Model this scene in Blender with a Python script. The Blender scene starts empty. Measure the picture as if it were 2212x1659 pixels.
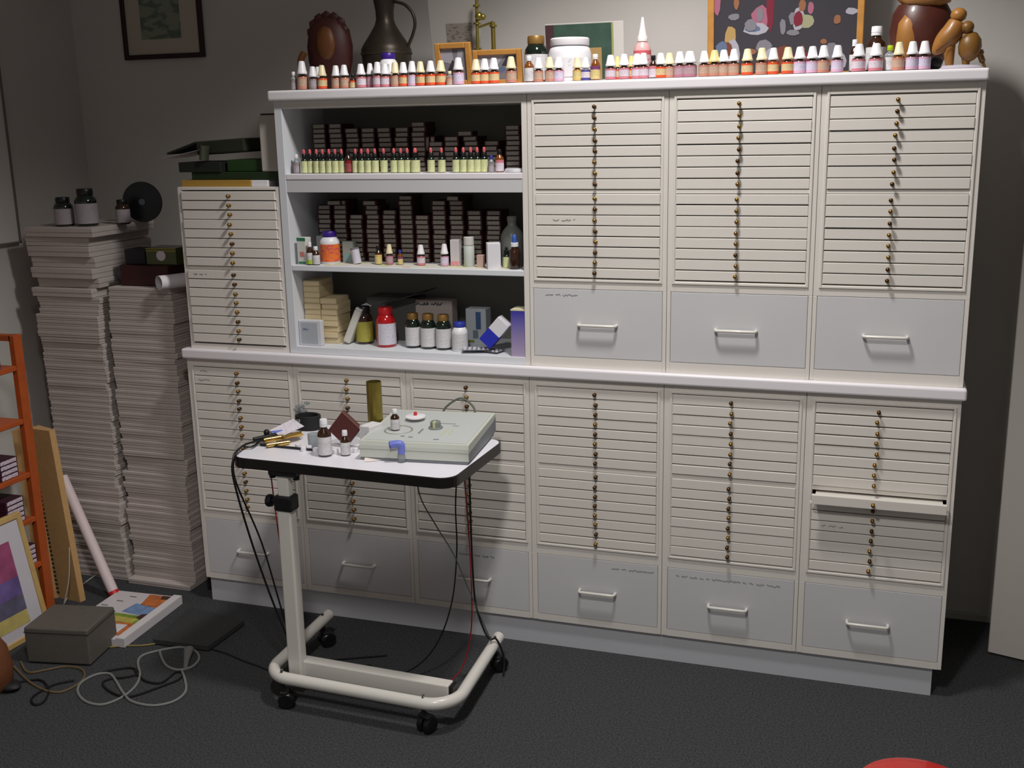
import bpy, bmesh, math, random
from mathutils import Vector, Matrix
rnd = random.Random(7)
S = bpy.context.scene
COL = S.collection
# ---------------------------------------------------------------- camera
CAM = Vector((2.09420853, -3.23684646, 1.71418525))
RT = Vector((0.94882336, 0.31519767, -0.01961259))
UP = Vector((-0.05483253, 0.22558274, 0.97267971))
FW = Vector((-0.31101064, 0.92182583, -0.23132126))
FPX = 2363.77
cd = bpy.data.cameras.new('camera'); cam = bpy.data.objects.new('camera', cd); COL.objects.link(cam)
cd.sensor_width = 36; cd.lens = FPX / 2212 * 36; cd.clip_start = .05; cd.clip_end = 50
m = Matrix((RT, UP, -FW)).transposed().to_4x4(); m.translation = CAM
cam.matrix_world = m
S.camera = cam
# ---------------------------------------------------------------- light
S.view_settings.view_transform = 'Standard'; S.view_settings.look = 'None'
S.view_settings.exposure = 0.0; S.view_settings.gamma = 1; S.view_settings.use_curve_mapping = False
w = bpy.data.worlds.new('world'); S.world = w; w.use_nodes = True
w.node_tree.nodes['Background'].inputs[0].default_value = (1, .95, .90, 1)
w.node_tree.nodes['Background'].inputs[1].default_value = .20
for ly in (-.68, -2.4):
    ld = bpy.data.lights.new('ceiling_spotlight', 'SPOT'); ld.shadow_soft_size = .12
    ld.energy = 118 if ly > -1 else 126; ld.color = (1, .968, .94); ld.spot_size = math.radians(134); ld.spot_blend = .45
    lo = bpy.data.objects.new('ceiling_spotlight', ld); COL.objects.link(lo); lo.location = (1.5, ly, 2.95)
    lo.rotation_euler = (0, math.radians(-1.8), 0)

# ---------------------------------------------------------------- pixel <-> room helpers (2212x1659 frame)
def ray(u, v): return (u - 1106) * RT + (829.5 - v) * UP + FPX * FW
def PY(u, v, y=0.0):
    d = ray(u, v); return CAM + d * ((y - CAM.y) / d.y)
def PZ(u, v, z=0.0):
    d = ray(u, v); return CAM + d * ((z - CAM.z) / d.z)
def PX(u, v, x=0.0):
    d = ray(u, v); return CAM + d * ((x - CAM.x) / d.x)
def zat(x, y, v):
    a = Vector((x, y, 0)) - CAM; k = 829.5 - v
    return (k * a.dot(FW) - FPX * a.dot(UP)) / (FPX * UP.z - k * FW.z)

# ---------------------------------------------------------------- materials
def lin(c):
    return tuple(((x / 255) / 12.92 if x / 255 <= .04045 else ((x / 255 + .055) / 1.055) ** 2.4) for x in c)
MATS = {}
def mat(name, c, rough=.5, metal=0, spec=.5, trans=0, noise=0, nscale=30, bump=0, bscale=200, ink=None, inkscale=500, inkamt=.55, alpha=1, coat=0, ior=1.45):
    if name in MATS: return MATS[name]
    m = bpy.data.materials.new(name); m.use_nodes = True; nt = m.node_tree; b = nt.nodes['Principled BSDF']
    col = (*lin(c), 1)
    b.inputs['Base Color'].default_value = col; b.inputs['Roughness'].default_value = rough
    b.inputs['Metallic'].default_value = metal; b.inputs['Specular IOR Level'].default_value = spec
    b.inputs['Transmission Weight'].default_value = trans; b.inputs['Alpha'].default_value = alpha
    b.inputs['Coat Weight'].default_value = coat; b.inputs['IOR'].default_value = ior
    tc = nt.nodes.new('ShaderNodeTexCoord')
    src = None
    if noise:
        n = nt.nodes.new('ShaderNodeTexNoise'); n.inputs['Scale'].default_value = nscale; n.inputs['Detail'].default_value = 6
        nt.links.new(tc.outputs['Object'], n.inputs['Vector'])
        r = nt.nodes.new('ShaderNodeMapRange'); r.inputs['From Min'].default_value = .3; r.inputs['From Max'].default_value = .7
        r.inputs['To Min'].default_value = 1 - noise; r.inputs['To Max'].default_value = 1 + noise
        nt.links.new(n.outputs['Fac'], r.inputs['Value'])
        mx = nt.nodes.new('ShaderNodeVectorMath'); mx.operation = 'SCALE'; mx.inputs[0].default_value = col[:3]
        nt.links.new(r.outputs['Result'], mx.inputs['Scale']); src = mx.outputs[0]
        nt.links.new(src, b.inputs['Base Color'])
    if ink:
        mp = nt.nodes.new('ShaderNodeMapping'); mp.inputs['Scale'].default_value = (1, 1, 2.2)
        nt.links.new(tc.outputs['Object'], mp.inputs['Vector'])
        n = nt.nodes.new('ShaderNodeTexNoise'); n.inputs['Scale'].default_value = inkscale; n.inputs['Detail'].default_value = 2
        nt.links.new(mp.outputs[0], n.inputs['Vector'])
        r = nt.nodes.new('ShaderNodeValToRGB'); r.color_ramp.elements[0].position = inkamt; r.color_ramp.elements[1].position = inkamt + .08
        r.color_ramp.elements[0].color = col; r.color_ramp.elements[1].color = (*lin(ink), 1)
        nt.links.new(n.outputs['Fac'], r.inputs['Fac']); nt.links.new(r.outputs['Color'], b.inputs['Base Color'])
    if bump:
        n = nt.nodes.new('ShaderNodeTexNoise'); n.inputs['Scale'].default_value = bscale; n.inputs['Detail'].default_value = 4
        nt.links.new(tc.outputs['Object'], n.inputs['Vector'])
        bn = nt.nodes.new('ShaderNodeBump'); bn.inputs['Strength'].default_value = bump; bn.inputs['Distance'].default_value = .003
        nt.links.new(n.outputs['Fac'], bn.inputs['Height']); nt.links.new(bn.outputs[0], b.inputs['Normal'])
    MATS[name] = m; return m

wall_m = mat('wall_paint', (198, 194, 189), .9, spec=.2, noise=.02, nscale=4, bump=.15, bscale=60)
ceil_m = mat('ceiling_paint', (225, 225, 222), .9, spec=.2)
cream = mat('cream_lacquer', (224, 219, 212), .42, noise=.015, nscale=12)
board_m = mat('white_edge_laminate', (232, 228, 232), .38, noise=.01, nscale=8)
bluew = mat('bluish_white_laminate', (206, 206, 208), .45, noise=.012, nscale=9)
shelfw = mat('shelf_white', (216, 219, 224), .5)
brass = mat('aged_brass', (150, 118, 60), .32, metal=.9, noise=.15, nscale=90)
brass_b = mat('polished_brass', (214, 176, 96), .18, metal=1)
brass_d = mat('dull_brass', (150, 135, 66), .35, metal=.85, noise=.1, nscale=40)
black = mat('black_plastic', (22, 22, 24), .35)
rubber = mat('black_rubber', (26, 26, 28), .6)
tubew = mat('white_tube_enamel', (222, 219, 212), .3, coat=.3)
chrome = mat('chrome', (200, 200, 200), .15, metal=1)
capw = mat('white_cap_plastic', (232, 230, 234), .35)
capc = mat('cream_cap_plastic', (232, 218, 178), .35)
capy = mat('yellow_cap_plastic', (226, 206, 140), .35)
amber = mat('amber_glass', (52, 28, 16), .12, coat=.6)
ambl = mat('light_amber_glass', (120, 66, 22), .12, coat=.6)
greeng = mat('dark_green_glass', (18, 30, 22), .1, coat=.7)
clearg = mat('clear_plastic', (205, 212, 214), .12, trans=.75)
paper = mat('white_paper', (225, 222, 226), .8, spec=.2)
carton = mat('white_carton', (192, 182, 177), .7, spec=.25, noise=.03, nscale=25)
kraft = mat('kraft_cardboard', (184, 146, 98), .85, spec=.1, noise=.06, nscale=60)
woodf = mat('oak_frame', (180, 128, 62), .45, noise=.12, nscale=25)
orangew = mat('orange_stained_wood', (176, 82, 34), .45, noise=.1, nscale=20)
maroon = mat('maroon_card', (58, 18, 24), .6)
maroonp = mat('plum_card', (54, 16, 38), .6)
dimlab = mat('dimmed_white_label', (150, 146, 138), .7, ink=(105, 100, 98), inkscale=260)  # white label; the dim light inside the shelves is painted in as grey

# ---------------------------------------------------------------- mesh builder
class B:
    def __init__(s): s.bm = bmesh.new(); s.x = Matrix.Identity(4)
    def _fin(s, vs, fs, mi, smooth=False):
        for f in fs: f.material_index = mi; f.smooth = smooth
        if s.x != Matrix.Identity(4):
            for v in vs: v.co = s.x @ v.co
    def box(s, x0, x1, y0, y1, z0, z1, mi=0, bev=0, seg=1):
        bm = bmesh.new(); bmesh.ops.create_cube(bm, size=1)
        for v in bm.verts:
            v.co = Vector((x0 + (v.co.x + .5) * (x1 - x0), y0 + (v.co.y + .5) * (y1 - y0), z0 + (v.co.z + .5) * (z1 - z0)))
        if bev: bmesh.ops.bevel(bm, geom=bm.edges[:], offset=bev, segments=seg, profile=.5, affect='EDGES')
        s.merge(bm, mi); return s
    def merge(s, bm, mi, smooth=False):
        vm = {v: s.bm.verts.new(s.x @ v.co) for v in bm.verts}
        for f in bm.faces:
            try: g = s.bm.faces.new([vm[v] for v in f.verts])
            except ValueError: continue
            g.material_index = mi; g.smooth = smooth
        bm.free()
    def lathe(s, prof, seg=24, mi=0, c=(0, 0, 0), smooth=True, sq=None):
        """prof: (r, z[, mi]) ; sq: (sx, sy) squash"""
        sx, sy = sq or (1, 1); rings = []
        for p in prof:
            r, z = p[0], p[1]
            if r < 1e-6: rings.append([s.bm.verts.new(s.x @ Vector((c[0], c[1], c[2] + z)))])
            else: rings.append([s.bm.verts.new(s.x @ Vector((c[0] + r * sx * math.cos(2 * math.pi * i / seg), c[1] + r * sy * math.sin(2 * math.pi * i / seg), c[2] + z))) for i in range(seg)])
        for k in range(len(prof) - 1):
            a, b = rings[k], rings[k + 1]; fm = prof[k][2] if len(prof[k]) > 2 else mi
            for i in range(seg):
                j = (i + 1) % seg
                q = ([a[0]] if len(a) == 1 else [a[i], a[j]]) + ([b[0]] if len(b) == 1 else [b[j], b[i]])
                if len(q) < 3: continue
                f = s.bm.faces.new(q); f.material_index = fm; f.smooth = smooth
        return s
    def cyl(s, r, z0, z1, seg=24, mi=0, c=(0, 0, 0), r2=None, bev=0):
        r2 = r if r2 is None else r2
        if bev: p = [(0, z0), (r - bev, z0), (r, z0 + bev), (r2, z1 - bev), (r2 - bev, z1), (0, z1)]
        else: p = [(0, z0), (r, z0), (r2, z1), (0, z1)]
        return s.lathe(p, seg, mi, c)
    def tube(s, pts, r, seg=8, mi=0, cap=True, flat=1):
        pts = [Vector(p) for p in pts]; n = len(pts); rings = []; up = None
        for i, p in enumerate(pts):
            t = (pts[min(i + 1, n - 1)] - pts[max(i - 1, 0)])
            t = t.normalized() if t.length > 1e-9 else Vector((0, 0, 1))
            if up is None: up = Vector((0, 0, 1)) if abs(t.z) < .9 else Vector((0, 1, 0))
            a = t.cross(up); a.normalize(); bb = a.cross(t).normalized(); up = bb
            rr = r[i] if isinstance(r, (list, tuple)) else r
            rings.append([s.bm.verts.new(s.x @ (p + a * rr * math.cos(2 * math.pi * k / seg) + bb * rr * flat * math.sin(2 * math.pi * k / seg))) for k in range(seg)])
        for i in range(n - 1):
            for k in range(seg):
                j = (k + 1) % seg
                f = s.bm.faces.new([rings[i][k], rings[i][j], rings[i + 1][j], rings[i + 1][k]]); f.material_index = mi; f.smooth = True
        if cap:
            for rg in (rings[0][::-1], rings[-1]):
                f = s.bm.faces.new(rg); f.material_index = mi
        return s
    def poly(s, pts, mi=0):
        f = s.bm.faces.new([s.bm.verts.new(s.x @ Vector(p)) for p in pts]); f.material_index = mi; return s
    def prism(s, pts, off, mi=0, mside=None):
        off = Vector(off); a = [s.bm.verts.new(s.x @ Vector(p)) for p in pts]; b = [s.bm.verts.new(s.x @ (Vector(p) + off)) for p in pts]
        f = s.bm.faces.new(a); f.material_index = mi; f = s.bm.faces.new(b[::-1]); f.material_index = mi
        for i in range(len(pts)):
            j = (i + 1) % len(pts); f = s.bm.faces.new([a[j], a[i], b[i], b[j]]); f.material_index = mi if mside is None else mside
        return s
    def ball(s, c, r, mi=0, sc=(1, 1, 1), sub=2):
        bm = bmesh.new(); bmesh.ops.create_icosphere(bm, subdivisions=sub, radius=1)
        for v in bm.verts: v.co = Vector((c[0] + v.co.x * r * sc[0], c[1] + v.co.y * r * sc[1], c[2] + v.co.z * r * sc[2]))
        s.merge(bm, mi, True); return s
    def mesh(s, name, mats):
        bmesh.ops.recalc_face_normals(s.bm, faces=s.bm.faces[:])
        for e in s.bm.edges:
            if len(e.link_faces) == 2 and e.calc_face_angle(0) > .7: e.smooth = False
        me = bpy.data.meshes.new(name); s.bm.to_mesh(me); s.bm.free()
        for q in (mats if isinstance(mats, (list, tuple)) else [mats]): me.materials.append(q)
        return me
def smooth_path(pts, n=8):
    pts = [Vector(p) for p in pts]; out = []
    for i in range(len(pts) - 1):
        p0, p1, p2, p3 = pts[max(i - 1, 0)], pts[i], pts[i + 1], pts[min(i + 2, len(pts) - 1)]
        for k in range(n):
            t = k / n
            out.append(.5 * ((2 * p1) + (p2 - p0) * t + (2 * p0 - 5 * p1 + 4 * p2 - p3) * t * t + (3 * p1 - p0 - 3 * p2 + p3) * t ** 3))
    out.append(pts[-1]); return out

ROOT = {}
def thing(name, label, cat, loc=(0, 0, 0), rz=0, group=None):
    o = bpy.data.objects.new(name, None); COL.objects.link(o); o.empty_display_size = .02
    o.location = loc; o.rotation_euler = (0, 0, rz); o['label'] = label; o['category'] = cat
    if group: o['group'] = group
    ROOT[o.name] = Matrix.Translation(loc) @ Matrix.Rotation(rz, 4, 'Z')
    return o
def part(name, b, mats, parent, label=None, world=True):
    """a part (or sub-part) of a thing; the builder's coordinates are the room's when world is set, else the thing's own"""
    me = b.mesh(name, mats) if isinstance(b, B) else b
    o = bpy.data.objects.new(name, me); COL.objects.link(o); o.parent = parent
    ROOT[o.name] = ROOT.get(parent.name, Matrix.Identity(4))
    if world: me.transform(ROOT[parent.name].inverted())
    if label: o['label'] = label
    return o
def solo(name, b, mats, label, cat, group=None, origin=None):
    me = b.mesh(name, mats) if isinstance(b, B) else b
    o = bpy.data.objects.new(name, me); COL.objects.link(o); o['label'] = label; o['category'] = cat
    if group: o['group'] = group
    if origin is not None:
        me.transform(Matrix.Translation(-Vector(origin))); o.location = origin
        ROOT[o.name] = Matrix.Translation(origin)
    else: ROOT[o.name] = Matrix.Identity(4)
    return o
def struct(name, b, mats):
    me = b.mesh(name, mats); o = bpy.data.objects.new(name, me); COL.objects.link(o); o['kind'] = 'structure'
    ROOT[o.name] = Matrix.Identity(4); return o
def copy_tree(root, loc, rz, label):
    r = root.copy(); COL.objects.link(r); r.location = loc; r.rotation_euler = (0, 0, rz); r['label'] = label
    for ch in list(root.children):
        c = ch.copy(); COL.objects.link(c); c.parent = r
        for g in list(ch.children):
            d = g.copy(); COL.objects.link(d); d.parent = c
    return r
def nth(n):
    w = ['', 'first', 'second', 'third', 'fourth', 'fifth', 'sixth', 'seventh', 'eighth', 'ninth', 'tenth', 'eleventh', 'twelfth']
    if n < len(w): return w[n]
    return '%d%s' % (n, 'th' if 10 <= n % 100 <= 20 else {1: 'st', 2: 'nd', 3: 'rd'}.get(n % 10, 'th'))

# ================================================================ THE ROOM
WY, WX = .60, -1.04
carpet = mat('grey_carpet', (69, 70, 72), .95, spec=.1, noise=.45, nscale=170, bump=.6, bscale=350)
struct('floor', B().box(WX - .1, 4.2, -4.2, WY + .1, -.05, 0), carpet)
struct('ceiling', B().box(WX - .1, 4.2, -4.2, WY + .1, 3.05, 3.15), ceil_m)
struct('wall_back', B().box(WX - .1, 4.2, WY, WY + .1, 0, 3.05), wall_m)
struct('wall_left', B().box(WX - .1, WX, -4.2, WY, 0, 3.05), wall_m)
struct('wall_right', B().box(4.1, 4.2, -4.2, WY, 0, 3.05), wall_m)
struct('baseboard_back', B().box(2.36, 4.1, WY - .012, WY, 0, .028, 0, .003), mat('skirting_paint', (170, 172, 166), .6))
#struct('trim_1', B().box(WX, WX + .022, -.06, .02, 0, 1.30, 0, .004), mat('trim_paint', (214, 211, 212), .5))
# white door leaf standing open at the right
d = struct('door_1', B().box(0, .86, -.04, 0, .006, 2.05, 0, .003), mat('door_paint', (214, 209, 202), .45))
d.location = (2.515, .385, 0); d.rotation_euler = (0, 0, math.radians(-16))
# white board on the left wall
t = thing('whiteboard', 'large pale board hung on the side wall above the carton stacks', 'board', (WX, -.2, 1.31))
part('panel', B().box(WX + .001, WX + .014, -.9, .150, 1.315, 2.30), mat('board_pale', (212, 206, 202), .5), t)
part('frame', B().box(WX + .001, WX + .02, .150, .158, 1.307, 2.31, 0, .001).box(WX + .001, WX + .02, -.9, .158, 1.307, 1.315, 0, .001), mat('board_trim', (110, 104, 98), .5), t)

# ================================================================ CABINETS
P_ = .032
UX = [-.215, .208, .630, 1.060, 1.494, 1.918, 2.342]      # unit borders
KX = [-.006, .418, .848, 1.279, 1.700, 2.120]             # knob lines
knob_me = B(); knob_me.x = Matrix.Rotation(math.radians(90), 4, 'X')
knob_me.lathe([(0, 0), (.0045, 0), (.005, .002), (.0024, .004), (.0022, .007), (.0045, .009), (.0060, .012), (.0062, .0145), (.005, .0175), (.002, .0195), (0, .020)], 14)
knob_me = knob_me.mesh('knob', brass)
knob_dk = knob_me.copy(); knob_dk.materials.clear(); knob_dk.materials.append(mat('dark_brass', (96, 70, 40), .35, metal=.9))
def slim_mesh(wd, h):
    b = B(); b.box(-wd / 2, wd / 2, 0, .014, -h / 2, h / 2, 0, .0016, 2)
    b.box(-wd / 2 - .004, -wd / 2 + .002, .003, .014, -h / 2, -h / 2 + .006)
    b.box(wd / 2 - .002, wd / 2 + .004, .003, .014, -h / 2, -h / 2 + .006)
    b.box(-wd / 2 + .01, wd / 2 - .01, .014, .22, -h / 2 + .001, h / 2 - .006)
    return b.mesh('shallow_drawer', cream)
hand_me = B(); hw = .059
hp = [(-hw, 0, 0), (-hw, -.012, 0), (-hw + .002, -.019, 0), (-hw + .008, -.022, 0), (hw - .008, -.022, 0), (hw - .002, -.019, 0), (hw, -.012, 0), (hw, 0, 0)]
hand_me.tube(hp, .0048, 10).cyl(.007, 0, .002, 12)
hand_me = B().tube(hp, .0048, 10).mesh('handle', tubew)
pen = mat('pencil_writing', (96, 96, 100), .9)
def scribble(x0, x1, z, y, h=.006, seed=1, w=.0006):
    r = random.Random(seed); b = B(); x = x0; pts = []
    while x < x1:
        if r.random() < .10 and len(pts) > 5:
            b.tube(pts, w, 4); pts = []; x += .006
        pts.append((x, y, z + r.uniform(-.5, .5) * h)); x += r.uniform(.0012, .003)
    if len(pts) > 2: b.tube(pts, w, 4)
    return b
def drawer_bank(root, kx, x0, x1, z0, gap, pulled=None, notes=()):
    """sixteen shallow drawers in two banks, each with its brass knob"""
    wd = x1 - x0; me = [slim_mesh(wd, .0293), slim_mesh(wd, .0284), slim_mesh(wd, .0300)]
    for r in range(16):
        z = z0 - P_ * (r + (gap if r > 7 else 0))
        y = -.002 + rnd.uniform(-.0016, .0016) - (.045 if r == pulled else 0)
        o = bpy.data.objects.new('shallow_drawer', me[rnd.choice((0, 0, 1, 2))]); COL.objects.link(o); o.parent = root
        o.location = Vector(((x0 + x1) / 2, y, z)) - root.location
        k = bpy.data.objects.new('knob', knob_me if rnd.random() < .6 else knob_dk); COL.objects.link(k); k.parent = o
        k.location = (kx - (x0 + x1) / 2 + rnd.uniform(-.002, .002), 0, rnd.uniform(-.001, .002))
        for (nr, a, bb) in notes:
            if nr == r:
                q = scribble(a - (x0 + x1) / 2, bb - (x0 + x1) / 2, .001, -.0006, .007, r)
                q = bpy.data.objects.new('handwriting', q.mesh('handwriting', pen)); COL.objects.link(q); q.parent = o
def deep_drawer(root, x0, x1, z0, z1, hx, hz, note=None):
    b = B().box(x0, x1, 0, .016, z0, z1, 0, .0012).box(x0 + .01, x1 - .01, .016, .38, z0 + .004, z1 - .03)
    o = part('deep_drawer', b, bluew, root, 'bluish white drawer front')
    k = bpy.data.objects.new('handle', hand_me); COL.objects.link(k); k.parent = o
    k.location = Vector((hx, 0, hz)) - root.location
    if note:
        q = scribble(note[0], note[1], note[2], -.0006, .006, int(hx * 100)); part('handwriting', q, pen, o)
def carcass(x0, x1, z0, z1, zs0, zs1, zd0, zd1, sl, sr, dl, dr, dp=.44):
    """face frame and boards of one unit; slim zone zs0..zs1, deep drawer zd0..zd1, stiles sl, sr"""
    b = B(); e = .0006; x0 += e; x1 -= e
    b.box(x0, x0 + .016, .018, dp, z0, z1).box(x1 - .016, x1, .018, dp, z0, z1)
    b.box(x0, x1, dp - .008, dp, z0, z1).box(x0, x1, .018, dp - .008, z0, z0 + .014).box(x0, x1, .018, dp - .008, z1 - .014, z1)
    b.box(x0, x0 + sl, 0, .018, zd1 + .001, z1, 0, .0008).box(x1 - sr, x1, 0, .018, zd1 + .001, z1, 0, .0008)
    b.box(x0, x0 + dl, 0, .018, z0, zd1 + .001, 0, .0008).box(x1 - dr, x1, 0, .018, z0, zd1 + .001, 0, .0008)
    b.box(x0 + sl, x1 - sr, 0, .018, zs1, z1)
    b.box(x0 + dl, x1 - dr, 0, .018, z0, zd0 - .001)
    b.box(x0 + sl, x1 - sr, 0, .018, zd1 + .0015, zs0)
    b.box(x0 + sl, x1 - sr, .018, dp - .01, zd1 + .006, zd1 + .014)
    # raised bead round the bank of shallow drawers
    o = .009
    b.box(x0 + sl - o, x0 + sl - .002, -.004, 0, zs0 - o, zs1 + o, 0, .001).box(x1 - sr + .002, x1 - sr + o, -.004, 0, zs0 - o, zs1 + o, 0, .001)
    b.box(x0 + sl - .002, x1 - sr + .002, -.004, 0, zs1 + .002, zs1 + o, 0, .001).box(x0 + sl - .002, x1 - sr + .002, -.004, 0, zs0 - o, zs0 - .002, 0, .001)
    return b
ordl = ['under the slim tower, at the end by the carton stacks', 'behind the trolley pole', 'behind the white console on the trolley',
        'under the drawer unit next to the open shelves', 'with two pencilled lines on its deep drawer', 'at the door end, one drawer pulled out']
for i in range(6):
    x0, x1 = UX[i], UX[i + 1]
    t = thing('drawer_cabinet', 'cream lower drawer cabinet, ' + ordl[i], 'cabinet', ((x0 + x1) / 2, 0, .095), 0, 'lower drawer cabinets under the long worktop')
    zt = .884; g = .43 if i != 3 else .45
    zs0 = zt - P_ * 15.45 - .017; zs1 = zt + .0165
    sl, sr = .027, .020
    part('frame', carcass(x0, x1, .095, .930, zs0, zs1, .118, .330, sl, sr, .0175, .0115), cream, t)
    b = B().box(x0 + sl, x1 - sr, .001, .018, zt - P_ * 7.5 - P_ * g + .0005, zt - P_ * 7.5 - .0005)
    part('bank_rail', b, cream, t)
    drawer_bank(t, KX[i], x0 + sl + .001, x1 - sr - .001, zt, g, 8 if i == 5 else None, {0: [(1, -.17, -.12), (0, -.16, -.13)], 5: [(11, 1.975, 2.04)]}.get(i, ()))
    nt_ = {2: (.80, .93, .300), 3: (1.33, 1.47, .306), 4: (1.54, 1.87, .306)}.get(i)
    deep_drawer(t, x0 + .019, x1 - .013, .118, .330, KX[i] + .004, .219, nt_)
upl = ['next to the open shelves', 'in the middle between its two like', 'at the door end']
for i in range(3, 6):
    x0, x1 = [0, 0, 0, 1.0665, 1.498, 1.922][i], [0, 0, 0, 1.498, 1.922, 2.342][i]
    t = thing('drawer_cabinet', 'cream upper drawer cabinet on the worktop, ' + upl[i - 3], 'cabinet', ((x0 + x1) / 2, 0, .966), 0, 'upper drawer cabinets standing on the worktop')
    zt = 1.757; g = .371; zs0 = zt - P_ * 15.4 - .017; zs1 = zt + .0165; sl, sr = .024, .022
    part('frame', carcass(x0, x1, .9665, 1.800, zs0, zs1, 1.000, 1.214, sl, sr, .0115, .0115), cream, t)
    part('bank_rail', B().box(x0 + sl, x1 - sr, .001, .018, zt - P_ * 7.5 - P_ * g + .0005, zt - P_ * 7.5 - .0005), cream, t)
    drawer_bank(t, KX[i] + .001, x0 + sl + .001, x1 - sr - .001, zt, g, None, {3: [(10, 1.145, 1.215)]}.get(i, ()))
    deep_drawer(t, x0 + .013, x1 - .013, 1.000, 1.214, KX[i] + .006, 1.105, (1.118, 1.222, 1.195) if i == 3 else None)
# slim tower on the worktop
t = thing('drawer_tower', 'narrow cream tower of sixteen shallow drawers on the worktop beside the cartons', 'cabinet', (0, 0, .966))
b = B(); x0, x1 = -.192, .200
b.box(x0, x0 + .014, .003, .40, .9665, 1.526).box(x1 - .012, x1, .003, .40, .9665, 1.526).box(x0 + .014, x1 - .012, .39, .40, .9665, 1.526)
b.box(x0 + .014, x1 - .012, .003, .39, 1.516, 1.526, 0, .001).box(x0 + .014, x1 - .012, .003, .39, .9665, .984)
part('frame', b, cream, t)
part('bank_rail', B().box(x0 + .014, x1 - .012, .004, .02, 1.497 - P_ * 7.87 + .0005, 1.497 - P_ * 7.5 - .0005), cream, t)
drawer_bank(t, .014, x0 + .016, x1 - .014, 1.497, .371, None, [(8, -.15, -.10)])
# worktop, top board, plinth
solo('worktop', B().box(-.222, 2.352, -.020, WY - .004, .9305, .966, 0, .007, 3), board_m, 'long white worktop with rounded front edge between lower and upper cabinets', 'worktop', origin=(1.06, .2, .9305))
solo('top_board', B().box(.192, 2.346, -.018, .46, 1.8005, 1.833, 0, .007, 3), board_m, 'white board capping the upper cabinets, crowded with small bottles', 'shelf board', origin=(1.27, .2, 1.8005))
solo('plinth', B().box(-.205, 2.318, .012, .42, 0, .0945, 0, .001), mat('plinth_laminate', (196, 198, 204), .5), 'recessed pale plinth on the carpet under the lower cabinets', 'plinth', origin=(1.06, .2, 0))
# open shelf unit
t = thing('open_shelf_unit', 'white open shelf unit with three compartments of remedies on the worktop', 'shelf unit', (.635, 0, .966))
x0, x1, DP = .204, 1.0655, .40
part('side_panel', B().box(x0, x0 + .027, 0, DP, .9665, 1.800, 0, .001), shelfw, t)
part('side_panel', B().box(x1 - .017, x1, 0, DP, .9665, 1.800, 0, .001), cream, t)
part('top_rail', B().box(x0 + .027, x1 - .017, 0, DP, 1.776, 1.800, 0, .001), cream, t)
part('bottom_panel', B().box(x0 + .027, x1 - .017, 0, .30, .9665, .991, 0, .001), shelfw, t)
part('back_panel', B().box(x0 + .027, x1 - .017, .285, .295, .992, 1.775), mat('back_panel_grey', (120, 120, 112), .7), t)
part('shelf', B().box(x0 + .0275, x1 - .0175, 0, .284, 1.549, 1.568, 0, .002), board_m, t)
part('shelf', B().box(x0 + .0275, x1 - .0175, .002, .284, 1.508, 1.5485, 0, .001), bluew, t)
part('shelf', B().box(x0 + .0275, x1 - .0175, 0, .284, 1.249, 1.268, 0, .002), shelfw, t)
Z1, Z2, Z3, ZT = 1.568, 1.268, .991, 1.833

# ================================================================ BOTTLES
LABM = {
 'orange': [mat('label_orange', (226, 84, 44), .5), mat('label_cream_print', (222, 200, 152), .6, ink=(170, 120, 90))],
 'tan': [mat('label_tan_pink', (196, 132, 112), .6), mat('label_tan_print', (198, 170, 148), .6, ink=(150, 100, 92))],
 'pink': [mat('label_rose', (206, 124, 136), .6), mat('label_white_print', (222, 212, 222), .6, ink=(170, 140, 160))],
 'lilac': [mat('label_lilac_band', (214, 170, 196), .6), mat('label_lilac_print', (216, 208, 226), .6, ink=(160, 145, 185))],
 'mauve': [mat('label_mauve_band', (180, 118, 136), .6), mat('label_mauve_print', (190, 160, 168), .6, ink=(130, 95, 110))],
 'yellow': [mat('label_yellow', (214, 184, 108), .6), mat('label_yellow_print', (222, 204, 140), .6, ink=(160, 130, 80))],
 'blue': [mat('label_blue_band', (74, 70, 150), .5), mat('label_white_print', (0, 0, 0))],
 'purple': [mat('label_purple_band', (120, 60, 110), .5), mat('label_yellow_print', (0, 0, 0))],
 'white': [mat('label_plain', (216, 214, 214), .6), mat('label_plain_print', (214, 212, 214), .6, ink=(140, 140, 150))],
 'grey': [mat('label_grey_band', (150, 134, 136), .6), mat('label_grey_print', (172, 164, 168), .6, ink=(120, 110, 118))],
 'green': [mat('label_lime', (196, 206, 120), .6), mat('label_lime_print', (214, 218, 168), .6, ink=(180, 186, 130), inkscale=300)],
 'red': [mat('label_crimson', (128, 22, 36), .5), mat('label_crimson_print', (140, 40, 48), .6, ink=(200, 150, 150))],
}
WORD = {'orange': 'orange', 'tan': 'tan', 'pink': 'pink and white', 'lilac': 'lilac', 'mauve': 'mauve', 'yellow': 'yellow', 'blue': 'blue banded', 'purple': 'purple banded', 'white': 'white', 'grey': 'grey', 'green': 'pale green', 'red': 'crimson'}
LABM['arc'] = [mat('label_silver', (206, 202, 214), .5), mat('label_silver_print', (206, 202, 214), .5, ink=(178, 174, 190), inkscale=120, inkamt=.58)]
CAPM = {'w': capw, 'c': capc, 'y': capy, 'k': black, 'g': mat('lime_cap', (170, 196, 30), .35), 'b': mat('blue_cap', (50, 62, 160), .35),
        'p': mat('purple_cap', (58, 30, 130), .35), 'r': mat('red_cap', (190, 28, 36), .35), 'o': mat('gold_cap', (140, 106, 54), .4, metal=.3)}
CAPN = {'w': 'white', 'c': 'cream', 'y': 'yellow', 'k': 'black', 'g': 'lime', 'b': 'blue', 'p': 'purple', 'r': 'red', 'o': 'gold'}
_bc = {}
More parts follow.
